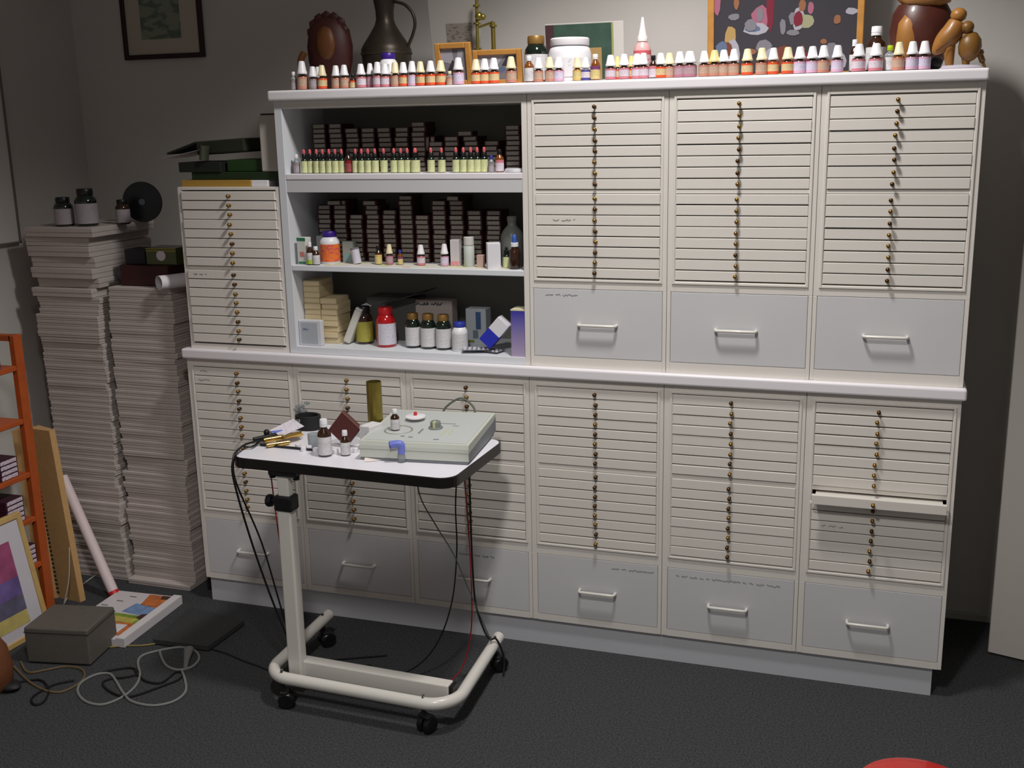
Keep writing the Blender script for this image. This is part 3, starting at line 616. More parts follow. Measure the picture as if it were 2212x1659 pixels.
# ================================================================ THINGS ON THE TOP BOARD
# carved wooden head, large spotted (dark) bust
t = thing('carved_mask', 'dark red brown carved wooden head standing behind the small bottles', 'carving', (.27, .25, ZT))
b = B()
prof = [(0, 0), (.030, 0), (.040, .01), (.066, .05), (.080, .10), (.083, .15), (.074, .20), (.050, .235), (.020, .250), (0, .252)]
b.lathe(prof, 28, 0, (.285, .26, ZT), sq=(1, .62))
part('head', b, mat('dark_red_wood', (62, 24, 20), .55, noise=.25, nscale=30), t)
b = B(); b.ball((.292, .216, ZT + .155), .046, 0, (.82, .35, 1.25)); part('face', b, mat('ochre_wood', (98, 58, 24), .5, noise=.15, nscale=30), t)
b = B(); b.tube(smooth_path([(.235, .215, ZT + .01), (.200, .215, ZT + .05), (.195, .215, ZT + .10), (.21, .215, ZT + .13)]), .012, 8); part('hand', b, MATS['ochre_wood'], t)
b = B()
for a in range(9):
    an = math.radians(200 - a * 27); b.ball((.285 + .060 * math.cos(an), .25, ZT + .19 + .055 * math.sin(an)), .020, 0, (1, .8, 1), 1)
part('curls', b, MATS['dark_red_wood'], t)
# metal jug
jx, jy = .462, .33
pewter = mat('dark_pewter', (58, 50, 42), .42, metal=.5, noise=.15, nscale=25)
t = thing('metal_jug', 'tall dark metal jug with a long curved handle', 'jug', (jx, jy, ZT))
b = B().lathe([(0, 0), (.070, 0), (.076, .01), (.080, .05), (.084, .10), (.086, .135), (.078, .152), (.055, .185), (.036, .215), (.030, .235), (.031, .262), (.038, .300), (.042, .330), (.039, .330), (.030, .262), (0, .258)], 32, 0, (jx, jy, ZT))
part('body', b, pewter, t)
b = B().tube(smooth_path([(jx + .038, jy, ZT + .290), (jx + .075, jy, ZT + .278), (jx + .102, jy, ZT + .250), (jx + .110, jy, ZT + .215), (jx + .100, jy, ZT + .180), (jx + .085, jy, ZT + .150), (jx + .080, jy, ZT + .135)]), .0055, 10)
part('handle', b, pewter, t)
b = B().lathe([(.0865, .118), (.089, .122), (.0865, .128)], 32, 0, (jx, jy, ZT)); part('band', b, pewter, t)
b = B(); b.lathe([(.043, .328), (.044, .338), (.030, .352), (.010, .362), (0, .364)], 24, 0, (jx, jy, ZT)); part('lid', b, pewter, t)
p = PY(833, 130, .07); bottle('supplement_jar', 'jar', (p.x, .09, ZT), .031, .108, 'p', 'white', MATS['white_hdpe'], 'white jar with purple cap behind the small bottles, before the jug', 'jar')
# poster card leaning at the wall with a small grey picture
def lean_panel(name, label, cat, x0, x1, y, h, tilt, thick, mats, parts, z=ZT, rz=0):
    """upright flat thing leaning back by tilt; parts: (name, x0, x1, z0, z1, dy, mat) in metres"""
    cx = (x0 + x1) / 2; t = thing(name, label, cat, (cx, y, z), rz); t.rotation_euler = (math.radians(-tilt), 0, rz)
    ww = x1 - x0
    part(parts[0][0], B().box(-ww / 2, ww / 2, 0, thick, 0, h, 0, .0006), mats, t, world=False)
    g = {}
    for q in parts[1:]:
        g.setdefault(q[0], []).append(q)
    for n_, qs in g.items():
        b = B(); mm = []
        for q in qs:
            if q[6] not in mm: mm.append(q[6])
            b.box(-ww / 2 + q[1], -ww / 2 + q[2], q[5] - .001, q[5] + (.004 if n_ == 'frame' else .0009), q[3], q[4], mm.index(q[6]))
        part(n_, b, mm, t, world=False)
    return t
gp = mat('grey_print', (120, 112, 104), .6, ink=(88, 82, 78), inkscale=60)
lean_panel('art_card', 'pale card with a small grey picture leaning at the wall behind the photo frames', 'card', .61, .79, .40, .31, -9, .003, mat('grey_white_card', (152, 148, 142), .7),
           [('card',), ('picture', .06, .150, .130, .215, -.001, gp), ('writing', .05, .14, .05, .06, -.001, MATS['pencil_writing'])])
def photo_frame(name, label, x0, x1, y, h, tilt, bw, img, mats, rz=0):
    ww = x1 - x0; t = thing(name, label, 'picture frame', ((x0 + x1) / 2, y, ZT), rz); t.rotation_euler = (math.radians(-tilt), 0, rz)
    b = B()
    b.box(-ww / 2, -ww / 2 + bw, -.006, .010, 0, h, 0, .002).box(ww / 2 - bw, ww / 2, -.006, .010, 0, h, 0, .002)
    b.box(-ww / 2 + bw, ww / 2 - bw, -.006, .010, 0, bw, 0, .002).box(-ww / 2 + bw, ww / 2 - bw, -.006, .010, h - bw, h, 0, .002)
    part('frame', b, mats, t, world=False)
    b = B(); mm = [img[0]]; b.box(-ww / 2 + bw * .8, ww / 2 - bw * .8, .002, .008, bw * .8, h - bw * .8)
    iw, ih = ww - 2 * bw, h - 2 * bw
    for i, (pts, mt) in enumerate(img[1:]):
        if mt not in mm: mm.append(mt)
        b.prism([(-iw / 2 + a * iw, .0015 - .00004 * i, bw + c * ih) for a, c in pts], (0, .0006, 0), mm.index(mt))
    part('photo', b, mm, t, world=False)
    return t
g_dk = mat('photo_dark', (58, 56, 62), .35); g_lt = mat('photo_light', (160, 158, 168), .35); g_md = mat('photo_grey', (120, 118, 126), .35); g_bl = mat('photo_blue', (92, 106, 132), .35)
g_rd = mat('photo_red', (116, 38, 54), .35); g_pk = mat('photo_pink', (156, 96, 116), .35); g_sk = mat('photo_skin', (140, 96, 70), .35); g_gn = mat('photo_green', (58, 82, 70), .4, noise=.2, nscale=20)
g_ye = mat('photo_sand', (168, 138, 88), .35); g_br = mat('photo_brown', (112, 62, 48), .35); g_cr = mat('photo_ivory', (150, 150, 120), .35)
def blob(cx, cy, rx, ry, n=9, s=0):
    r = random.Random(int(cx * 997 + cy * 991) + s); return [(cx + rx * math.cos(2 * math.pi * i / n) * r.uniform(.75, 1.1), cy + ry * math.sin(2 * math.pi * i / n) * r.uniform(.75, 1.1)) for i in range(n)]
photo_frame('framed_photo', 'small upright oak photo frame standing behind the orange labelled bottles', PY(945, 110, .09).x, PY(1022, 110, .09).x, .085, .130, -8, .017,
            [g_md, ([(0, .6), (.5, .5), (.45, 1), (0, 1)], g_lt), ([(.1, 0), (.75, 0), (.6, .5), (.45, .65), (.25, .35)], g_dk), ([(.55, .45), (.75, .4), (.9, .95), (.7, .95)], g_lt), (blob(.62, .18, .12, .07), g_rd)], woodf, -.04)
photo_frame('framed_photo', 'small wide oak photo frame touching the upright one', PY(1026, 130, .11).x, PY(1130, 130, .11).x, .105, .106, -8, .016,
            [g_lt, ([(.25, 0), (1, 0), (1, 1), (.7, 1), (.45, .5)], g_md), (blob(.43, .66, .06, .12), g_rd), (blob(.6, .4, .10, .14), g_bl), ([(.6, .55), (.95, .5), (.98, .95), (.75, .95)], g_dk)], woodf)
# brass candlestick-like figure
bxx, byy = PY(1050, 60, .30).x, .30
t = thing('brass_ornament', 'tall brass ornament of jointed tubes behind the photo frames', 'ornament', (bxx, byy, ZT))
b = B(); b.tube([(bxx - .032, byy, ZT + .01), (bxx - .03, byy, ZT + .30)], .0055, 10)
for z in (.03, .12, .20, .255): b.cyl(.012, z, z + .006, 14, 0, (bxx - .031, byy, ZT))
b.ball((bxx - .022, byy - .005, ZT + .225), .014); b.ball((bxx - .008, byy - .005, ZT + .222), .010)
part('stem', b, brass_d, t)
b = B(); b.tube([(bxx + .026, byy, ZT + .02), (bxx + .024, byy, ZT + .205)], .0075, 10)
for z in (.05, .11, .19): b.cyl(.0125, z, z + .006, 14, 0, (bxx + .025, byy, ZT))
b.tube([(bxx - .031, byy, ZT + .19), (bxx + .025, byy, ZT + .205)], .004, 8); b.tube([(bxx - .031, byy, ZT + .10), (bxx + .025, byy, ZT + .105)], .004, 8)
part('branch', b, brass_d, t)
b = B().cyl(.05, 0, .012, 24, 0, (bxx, byy, ZT), bev=.002); part('base', b, brass_d, t)
# green glass jar, white tub
p = PY(1156, 120, .09)
bottle('supplement_jar', 'jar', (p.x, .10, ZT), .036, .140, 'o', 'white', greeng, 'dark green jar with worn gold cap and white label on the top board', 'jar')
tx = PY(1231, 120, .11).x
t = thing('white_tub', 'big white plastic tub with a broad screw lid on the top board', 'tub', (tx, .11, ZT))
part('body', B().lathe([(0, 0), (.060, 0), (.064, .004), (.065, .085), (.060, .100), (.053, .106), (0, .106)], 36, 0, (tx, .11, ZT)), MATS['white_hdpe'], t)
part('lid', B().lathe([(0, .107), (.058, .107), (.0595, .110), (.0595, .126), (.056, .130), (0, .130)], 36, 0, (tx, .11, ZT)), capw, t)
part('label', B().lathe([(.0655, .015), (.0657, .070)], 36, 0, (tx, .11, ZT)), mat('tub_label', (222, 220, 224), .6, ink=(150, 150, 160), inkscale=90, inkamt=.62), t)
# green photo card in a white border
x0, x1 = PY(1182, 90, .42).x, PY(1350, 90, .42).x
lean_panel('photo_print', 'dark green landscape print with a white margin leaning at the wall behind the tub', 'picture', x0, x1, .42, .20, -7, .003, mat('print_margin', (196, 192, 186), .6),
           [('print',), ('image', .001, (x1 - x0) - .038, .02, .196, -.001, g_gn), ('image', (x1 - x0) - .040, (x1 - x0) - .034, .02, .196, -.0015, mat('photo_olive', (150, 150, 90), .5)), ('image', .001, .03, .02, .196, -.0015, mat('photo_plum', (70, 46, 50), .5)), ('image', .15, .19, .02, .12, -.002, g_ye)])
# pink squeeze bottle
sx_ = PY(1387, 100, .06).x; pinkpl = mat('pink_plastic', (222, 168, 168), .3)
t = thing('squeeze_bottle', 'pink squeeze bottle with a pointed white nozzle', 'bottle', (sx_, .065, ZT))
part('body', B().lathe([(0, 0), (.023, 0), (.0255, .003), (.0255, .085), (.021, .097), (.014, .106), (.012, .110), (0, .110)], 24, 0, (sx_, .065, ZT)), pinkpl, t)
part('nozzle', B().lathe([(0, .108), (.0155, .108), (.0155, .120), (.012, .126), (.008, .150), (.0042, .172), (.0035, .176), (0, .176)], 20, 0, (sx_, .065, ZT)), mat('nozzle_white', (230, 222, 222), .3), t)
part('label', B().lathe([(.0257, .02, 0), (.0257, .07, 1), (.0257, .082, 0)], 24, 0, (sx_, .065, ZT)), [mat('pink_label', (226, 190, 192), .5, ink=(200, 110, 118), inkscale=120), mat('pink_band', (206, 96, 106), .5)], t)
# large collage picture
x0, x1 = PY(1537, 80, .50).x, PY(1866, 80, .50).x
big = [g_dk]; rb_ = random.Random(21)
for (cx, cy, rx, ry, mt) in [(.12, .30, .045, .10, g_ye), (.14, .16, .06, .14, g_lt), (.07, .10, .07, .03, g_br), (.33, .44, .07, .10, g_pk), (.30, .36, .09, .055, g_lt), (.28, .36, .06, .025, g_bl), (.40, .60, .035, .30, g_rd),
                             (.60, .42, .05, .10, g_lt), (.66, .40, .06, .06, g_cr), (.62, .52, .03, .05, g_sk), (.68, .50, .025, .05, g_pk), (.36, .22, .06, .06, g_md), (.50, .14, .07, .10, g_br), (.63, .10, .07, .08, g_rd), (.63, .18, .02, .035, g_sk),
                             (.88, .62, .07, .05, g_lt), (.84, .64, .03, .03, g_sk), (.84, .14, .06, .09, g_md), (.90, .08, .04, .07, g_lt), (.36, .08, .06, .06, g_rd), (.20, .75, .12, .12, g_md), (.75, .80, .12, .10, g_bl), (.02, .6, .03, .14, g_pk)] + [(rb_.uniform(.03, .97), rb_.uniform(.02, .95), rb_.uniform(.015, .05), rb_.uniform(.02, .07), rb_.choice([g_md, g_br, g_md, g_lt, g_rd, g_bl, g_sk, g_cr])) for _ in range(26)]:
    big.append((blob(cx, cy, rx, ry), mt))
photo_frame('collage_frame', 'large oak framed photo collage leaning at the wall on the top board', x0, x1, .495, .42, -5, .020, big, woodf)
bpy.data.objects['collage_frame']['category'] = 'picture'
bpy.data.objects['collage_frame'].location.y = .43
# brown bottles behind the row near the owl
bottle('screw_cap_bottle', 'screw', (PY(1892, 110, .06).x, .075, ZT), .0265, .122, 'w', 'white', amber, 'tallest brown bottle with white cap on the top board near the owl', 'bottle')
bottle('screw_cap_bottle', 'screw', (PY(1846, 120, .05).x, .05, ZT), .0135, .088, 'w', 'white', amber, 'mid sized bottle with plain white cap before the collage corner', 'bottle')
# owl carving and bird pair
owood = mat('golden_wood', (150, 102, 46), .42, noise=.25, nscale=14, coat=.1); rwood = mat('reddish_wood', (74, 34, 26), .4, noise=.25, nscale=14, coat=.1)
ox, oy = PY(1990, 60, .24).x, .26
t = thing('owl_carving', 'large polished wooden owl carving at the door end of the top board', 'carving', (ox, oy, ZT))
part('body', B().lathe([(0, 0), (.045, 0), (.062, .02), (.080, .07), (.086, .12), (.080, .165), (.066, .190), (.050, .196), (0, .20)], 28, 0, (ox, oy, ZT), sq=(1, .8)), rwood, t)
b = B().ball((ox - .03, oy - .045, ZT + .10), .045, 0, (.85, .5, 1.6)); part('breast', b, owood, t)
b = B().ball((ox, oy, ZT + .235), .080, 0, (1.02, .8, .72), 3).ball((ox + .012, oy - .03, ZT + .205), .055, 0, (1.3, .8, .55)); part('head', b, owood, t)
b = B()
for sgn in (-1, 1): b.lathe([(0, 0), (.022, 0), (.024, .006), (.014, .010), (0, .011)], 18, 0, (0, 0, 0))
b = B()
for sgn in (-1, 1):
    b.x = Matrix.Translation((ox + sgn * .032, oy - .060, ZT + .245)) @ Matrix.Rotation(math.radians(90), 4, 'X'); b.lathe([(0, 0), (.024, 0), (.024, .006), (.012, .010), (0, .012)], 18)
part('eyes', b, rwood, t)
bx0 = PY(2052, 90, .12).x; by0 = .13
t = thing('bird_pair_carving', 'pair of small wooden birds perched side by side on a pale stone', 'carving', (bx0 + .02, by0, ZT))
part('stone', B().lathe([(0, 0), (.055, 0), (.058, .006), (.045, .013), (0, .016)], 20, 0, (bx0 + .03, by0, ZT), sq=(1.1, .7)), mat('pale_stone', (190, 184, 196), .6), t)
b = B().tube(smooth_path([(bx0 - .040, by0 - .005, ZT + .045), (bx0 - .018, by0, ZT + .075), (bx0 + .004, by0, ZT + .100), (bx0 + .016, by0, ZT + .130)]), [.003 + .026 * math.sin(math.pi * min(1, i / 24) ** .8 * .75) for i in range(25)], 14)
b.ball((bx0 + .018, by0, ZT + .146), .021, 0, (1.05, 1, .95)); b.tube([(bx0 - .002, by0, ZT + .07), (bx0 + .004, by0, ZT + .01)], [.018, .010], 10)
part('taller_bird', b, owood, t)
b = B().ball((bx0 + .052, by0 - .006, ZT + .062), .033, 0, (.95, .85, 1.25)); b.ball((bx0 + .042, by0 - .010, ZT + .112), .018); b.tube(smooth_path([(bx0 + .075, by0, ZT + .05), (bx0 + .085, by0, ZT + .028), (bx0 + .095, by0, ZT + .004)]), [.012] * 5 + [.008] * 6 + [.004] * 6, 8)
b.tube([(bx0 + .045, by0, ZT + .04), (bx0 + .045, by0, ZT + .008)], [.014, .008], 8)
part('smaller_bird', b, mat('olive_wood', (118, 82, 34), .42, noise=.2, nscale=14), t)
b = B().tube([(bx0 - .035, by0 - .026, ZT + .052), (bx0 + .036, by0 - .030, ZT + .104)], .0012, 6); part('twig', b, rwood, t)
solo('dark_pebble', B().ball((0, 0, .018), .024, 0, (.9, .7, .85)), mat('black_stone', (30, 24, 30), .5), 'smooth black stone beside the wooden birds', 'stone').location = (PY(2018, 140, .06).x, .06, ZT)

# ================================================================ PICTURE ON THE BACK WALL
x0, x1 = -.795, -.428
t = thing('framed_print', 'dark framed grey green print hanging on the wall above the cartons', 'picture', (-.61, WY, 2.0))
b = B(); z0, z1, fw = 1.990, 2.42, .018
b.box(x0, x0 + fw, WY - .018, WY - .001, z0, z1, 0, .002).box(x1 - fw, x1, WY - .018, WY - .001, z0, z1, 0, .002).box(x0 + fw, x1 - fw, WY - .018, WY - .001, z0, z0 + fw, 0, .002).box(x0 + fw, x1 - fw, WY - .018, WY - .001, z1 - fw, z1, 0, .002)
part('frame', b, mat('dark_mahogany', (44, 26, 26), .4), t)
part('mount', B().box(x0 + fw, x1 - fw, WY - .008, WY - .002, z0 + fw, z1 - fw), mat('print_mount', (188, 178, 164), .6), t)
part('print', B().box(x0 + .085, x1 - .10, WY - .0095, WY - .008, z0 + .075, z1 - .09), mat('grey_green_print', (134, 142, 126), .6, ink=(96, 108, 98), inkscale=14, inkamt=.5), t)

# ================================================================ CARTON STACKS
CT = .0215
for (name, seed) in (('a', 1),): pass
def flat_carton_me(wd, dp, h):
    b = B(); b.box(-wd / 2, wd / 2, 0, dp, .0006, h * .72, 0, .0008).box(-wd / 2 - .0015, wd / 2 + .0015, -.0015, dp + .001, h * .42, h - .0006, 0, .0018, 2)
    return b.mesh('flat_carton', carton)
cme = [flat_carton_me(.275, .36, CT), flat_carton_me(.268, .36, CT), flat_carton_me(.280, .35, CT)]
def carton_stack(x0l, y0, n, wn, seed, drift):
    r = random.Random(seed); dx = dy = 0
    for k in range(n):
        if r.random() < .16: dx = r.uniform(-.008, .008); dy = r.uniform(-.014, .006)
        o = bpy.data.objects.new('flat_carton', r.choice(cme)); COL.objects.link(o)
        o['label'] = 'flat white carton, %s up from the carpet in the tall stack %s' % (nth(k + 1), wn); o['category'] = 'carton'
        o['group'] = 'flat white cartons in two tall stacks'
        o.location = (x0l + drift * k / n + dx + r.uniform(-.002, .002), y0 + dy + r.uniform(-.003, .003), k * CT); o.rotation_euler = (0, 0, r.uniform(-.012, .012))
carton_stack(-.465, .085, 54, 'touching the cabinets', 3, .012)
carton_stack(-.765, .070, 52, 'nearer the side wall', 5, 0)
# bottom-most carton pushed forward is the first of the stack by the cabinets
for o in COL.objects:
    if o.get('label') == 'flat white carton, first up from the carpet in the tall stack touching the cabinets': o.location.y -= .035; o.location.x -= .004
# bigger cartons on top of the left stack
z = 52 * CT
for k, (h, dx, dy, rz, x_, wd) in enumerate([(.034, -.01, .0, .0, -.775, .27), (.036, .0, .02, .03, -.765, .27), (.040, 0, 0, -.02, -.775, .28), (.040, 0, .01, .02, -.77, .28), (.040, 0, .0, -.01, -.78, .28), (.034, 0, .0, .02, -.78, .28), (.036, .0, -.01, .0, -.76, .30)]):
    b = B(); b.box(-wd / 2, wd / 2, 0, .36, .0006, h * .7, 0, .001).box(-wd / 2 - .002, wd / 2 + .002, -.002, .362, h * .45, h - .0006, 0, .003, 2)
    solo('lidded_carton', b, carton, 'thicker lidded white carton, %s from the top of the pile under the dark bottles' % nth(7 - k), 'carton', 'thicker lidded cartons on the stack by the side wall').location = (x_ + dx, .07 + dy, z)
    bpy.data.objects[[o.name for o in COL.objects if o.name.startswith('lidded_carton')][-1]].rotation_euler = (0, 0, rz)
    z += h
ZA = z
# dark bottles and disc on the top
bottle('supplement_jar', 'jar', (PY(125, 420, .10).x, .12, ZA), .035, .105, 'k', 'grey', greeng, 'dark jar with grey label, nearest the side wall on the cartons', 'jar')
bottle('supplement_jar', 'jar', (PY(178, 410, .13).x, .14, ZA), .040, .135, 'k', 'grey', greeng, 'largest dark jar with grey label on top of the cartons', 'jar')
bottle('supplement_jar', 'jar', (PY(252, 405, .20).x, .22, ZA), .026, .090, 'k', 'grey', amber, 'slim dark jar in front of the black disc on the cartons', 'jar')
t = thing('black_disc', 'round black disc leaning upright behind the slim dark jar', 'disc', (PY(293, 392, .28).x, .30, ZA))
b = B(); b.x = Matrix.Translation((PY(293, 392, .28).x, .31, ZA + .075)) @ Matrix.Rotation(math.radians(90), 4, 'X') @ Matrix.Rotation(math.radians(18), 4, 'Y')
b.lathe([(0, 0), (.074, 0), (.076, .003), (.074, .006), (0, .007)], 36); part('disc', b, mat('black_vinyl', (14, 16, 20), .3), t)
b = B(); b.x = Matrix.Translation((PY(293, 392, .28).x, .31, ZA + .075)) @ Matrix.Rotation(math.radians(90), 4, 'X') @ Matrix.Rotation(math.radians(18), 4, 'Y')
b.lathe([(0, .007), (.012, .007), (.012, .010), (0, .011)], 20); part('hub', b, mat('grey_hub', (80, 86, 92), .4), t)
# on the right stack: dark red box, tin, black box, rolled paper
ZB = 54 * CT
carton_box('red_brown_box', (-.455, .19, ZB), .20, .14, .075, .06, mat('oxblood_card', (56, 22, 20), .5), 'dark red brown box lying on the carton stack beside the tower')
t = carton_box('green_tin', (-.395, .20, ZB + .0755), .125, .10, .062, .06, mat('dark_green_tin', (64, 74, 22), .3, coat=.4), 'green and gold tin with a round white sticker on the dark red box', 'tin')
part('sticker', B().lathe([(0, 0), (.019, 0), (.019, .0006), (0, .0006)], 24).mesh('sticker', paper), None, t, world=False); s_ = [c for c in t.children if c.name.startswith('sticker')][0]
s_.rotation_euler = (math.radians(90), 0, 0); s_.location = (.0, -.0502, .034)
part('gold_lines', B().box(-.0625, .0625, -.0508, -.050, .050, .0525).box(-.0625, .0625, -.0508, -.050, .0585, .0605), mat('gold_line', (190, 176, 60), .4), t, world=False)
carton_box('black_box', (-.505, .19, ZB + .0755), .085, .09, .055, .06, mat('navy_black_card', (22, 26, 34), .5), 'small black box next to the green tin on the carton stack')
solo('grey_cloth', B().ball((0, 0, .035), .05, 0, (.7, 1, .7), 3), mat('grey_cloth', (84, 90, 100), .8, bump=.6, bscale=40), 'crumpled grey cloth beside the black box on the cartons', 'cloth').location = (-.60, .22, ZB)
t = thing('paper_roll', 'rolled white paper lying over the edge of the carton stack', 'paper roll', (-.33, .06, ZB))
a = PY(343, 612, .03); c2 = PY(400, 597, .17); dr = (c2 - a).normalized(); bz = a + dr * .30
zz = ZB + .024
a.z = zz + .004; bz = Vector((a.x + .11, a.y + .22, zz + .004))
b = B(); n = 24; dvec = (bz - a).normalized(); s1 = dvec.cross(Vector((0, 0, 1))).normalized(); s2 = s1.cross(dvec)
for rr in (.0255, .0235):
    ra = [b.bm.verts.new(a + s1 * rr * math.cos(2 * math.pi * i / n) + s2 * rr * math.sin(2 * math.pi * i / n)) for i in range(n)]
    rb = [b.bm.verts.new(bz + s1 * rr * math.cos(2 * math.pi * i / n) + s2 * rr * math.sin(2 * math.pi * i / n)) for i in range(n)]
    for i in range(n):
        f = b.bm.faces.new([ra[i], ra[(i + 1) % n], rb[(i + 1) % n], rb[i]]); f.smooth = True
    if rr == .0255: oa = ra
    else:
        for i in range(n): b.bm.faces.new([oa[i], oa[(i + 1) % n], ra[(i + 1) % n], ra[i]])
part('sheet', b, paper, t)
# ---------------- on the tower: folders, boxes
ZW = 1.526
t = thing('yellow_folder', 'yellow and white folder lying on top of the slim tower', 'folder', (-.02, .12, ZW))
part('cover', B().box(-.185, .085, .02, .25, ZW, ZW + .022, 0, .001), mat('mustard_card', (172, 134, 58), .6), t)
part('pages', B().box(.0855, .150, .022, .24, ZW, ZW + .021, 0, .002), paper, t)
dgreen = mat('dark_green_card', (26, 46, 18), .6); vdk = mat('green_black_card', (24, 30, 24), .6)
solo('green_folder', B().box(-.15, .198, .03, .26, ZW + .0225, ZW + .048, 0, .002), dgreen, 'dark green folder on the yellow one on the slim tower', 'folder', origin=(.02, .14, ZW + .0225))
solo('green_box', B().box(-.02, .120, .05, .20, ZW + .0485, ZW + .088, 0, .002), mat('green_card', (32, 62, 22), .5), 'green box on the dark green folder', 'box', origin=(.06, .12, ZW + .0485))
solo('black_box', B().box(-.195, -.03, .025, .2, ZW + .0485, ZW + .082, 0, .001), vdk, 'black box with a small star at the outer end of the tower top', 'box', origin=(-.11, .1, ZW + .0485))
t = thing('ring_binder', 'dark green ring binder lying open and tilted on the pile', 'binder', (.0, .13, ZW + .089))
b = B(); b.x = Matrix.Translation((-.135, .05, ZW + .104)) @ Matrix.Rotation(math.radians(-3), 4, 'Y'); b.box(0, .190, 0, .15, .0, .046, 0, .006, 2); part('spine_block', b, mat('olive_black_card', (38, 42, 30), .6), t)
b = B(); b.x = Matrix.Translation((-.137, .05, ZW + .150)) @ Matrix.Rotation(math.radians(-17), 4, 'Y'); b.box(-.125, .0, 0, .15, -.006, .0, 0, .0005); part('cover', b, vdk, t)
b = B(); b.x = Matrix.Translation((-.095, .030, ZW + .0885)) @ Matrix.Rotation(math.radians(8), 4, 'Y'); b.lathe([(.010, 0), (.013, 0), (.013, .05), (.010, .05)], 20, 0, sq=(1, 1.6)); part('ring', b, mat('grey_green_metal', (84, 88, 72), .4, metal=.5), t)
solo('paper_sheet', B().prism([(-.285, .06, ZW + .094), (-.11, .03, ZW + .122), (-.11, .2, ZW + .122), (-.27, .2, ZW + .094)], (0, 0, .001)), paper, 'loose sheet of paper sticking out from under the ring binder', 'paper', origin=(-.18, .1, ZW + .094))
t = thing('white_canister', 'tall white canister with a black slot standing against the shelf unit', 'canister', (.165, .15, ZW + .0485))
part('body', B().box(.124, .2035, .032, .10, ZW + .0485, ZW + .232, 0, .004, 2), mat('dull_white_plastic', (184, 178, 170), .5), t)
part('top_slot', B().box(.130, .198, .038, .094, ZW + .2321, ZW + .237), black, t)

# ================================================================ OVERBED TROLLEY
ta = math.radians(-2.2)
t = thing('overbed_table', 'white overbed trolley with black edged tabletop and tubular base on castors', 'trolley', (.70, -.40, 0), ta)
RM = ROOT[t.name]
def L(x, y, z): return Vector((x, y, z))
hx0, hx1, hy0, hy1 = -.307, .315, -.210, .215
cr_ = .085
pts = [L(hx0 - .022, hy1 + .005, .095)]
pts += [L(hx0, hy0 + cr_, .095)] + [L(hx0 + cr_ - cr_ * math.cos(a), hy0 + cr_ - cr_ * math.sin(a), .095) for a in [math.radians(d_) for d_ in range(10, 90, 10)]] + [L(hx0 + cr_, hy0, .095)]
pts += [L(hx1 - cr_, hy0, .095)] + [L(hx1 - cr_ + cr_ * math.sin(a), hy0 + cr_ - cr_ * math.cos(a), .095) for a in [math.radians(d_) for d_ in range(10, 90, 10)]] + [L(hx1, hy0 + cr_, .095), L(hx1 - .030, hy1 + .030, .095)]
part('base_frame', B().tube(pts, .0185, 14), tubew, t, world=False)
b = B(); b.tube([L(hx0 - .022, hy1 + .001, .095), L(hx0 - .022, hy1 + .009, .095)], .0188, 14).tube([L(hx1 - .030, hy1 + .026, .095), L(hx1 - .0305, hy1 + .034, .095)], .0188, 14)
part('end_plug', b, tubew, t, world=False)
part('cross_bar', B().box(-.232, .283, -.152, -.112, .078, .128, 0, .004, 2), tubew, t, world=False)
part('bar_plug', B().box(.283, .297, -.150, -.114, .080, .126, 0, .003), black, t, world=False)
px_, py_ = -.222, -.150
part('outer_post', B().box(px_ - .023, px_ + .023, py_ - .019, py_ + .019, .075, .640, 0, .005, 2), tubew, t, world=False)
part('inner_post', B().box(px_ - .019, px_ + .019, py_ - .013, py_ + .013, .640, .735, 0, .004, 2), tubew, t, world=False)
b = B().box(px_ - .030, px_ + .030, py_ - .024, py_ + .024, .615, .662, 0, .006, 2)
o = part('height_clamp', b, black, t, world=False)
b = B(); b.x = Matrix.Translation((px_ - .030, py_ - .005, .640)) @ Matrix.Rotation(math.radians(-90), 4, 'Y')
b.lathe([(0, 0), (.008, 0), (.008, .012), (.018, .014), (.020, .022), (.018, .030), (0, .032)], 10); part('clamp_knob', b, black, o, world=False)
b = B().box(px_ - .045, px_ + .050, py_ - .020, py_ + .020, .722, .740, 0, .004).cyl(.010, 0, .01, 10, 0, (px_ - .04, py_, .712)).cyl(.010, 0, .01, 10, 0, (px_ + .04, py_, .712))
part('tilt_bracket', b, black, t, world=False)
# top
ZTB = .768
def rrect(x0, x1, y0, y1, r, n=6):
    o_ = []
    for cx, cy, a0 in ((x1 - r, y0 + r, -90), (x1 - r, y1 - r, 0), (x0 + r, y1 - r, 90), (x0 + r, y0 + r, 180)):
        for i in range(n + 1):
            a = math.radians(a0 + 90 * i / n); o_.append((cx + r * math.cos(a), cy + r * math.sin(a)))
    return o_
tx0, tx1, ty0, ty1 = -.400, .327, -.172, .238
pe = rrect(tx0, tx1, ty0, ty1, .05)
part('tabletop', B().prism([(x, y, ZTB - .020) for x, y in rrect(tx0 + .004, tx1 - .004, ty0 + .004, ty1 - .004, .047)], (0, 0, .020)), mat('tabletop_laminate', (232, 230, 238), .35), t, world=False)
b = B(); pp = [(x, y, ZTB - .0105) for x, y in pe]; pp = pp + [pp[0], pp[1]]
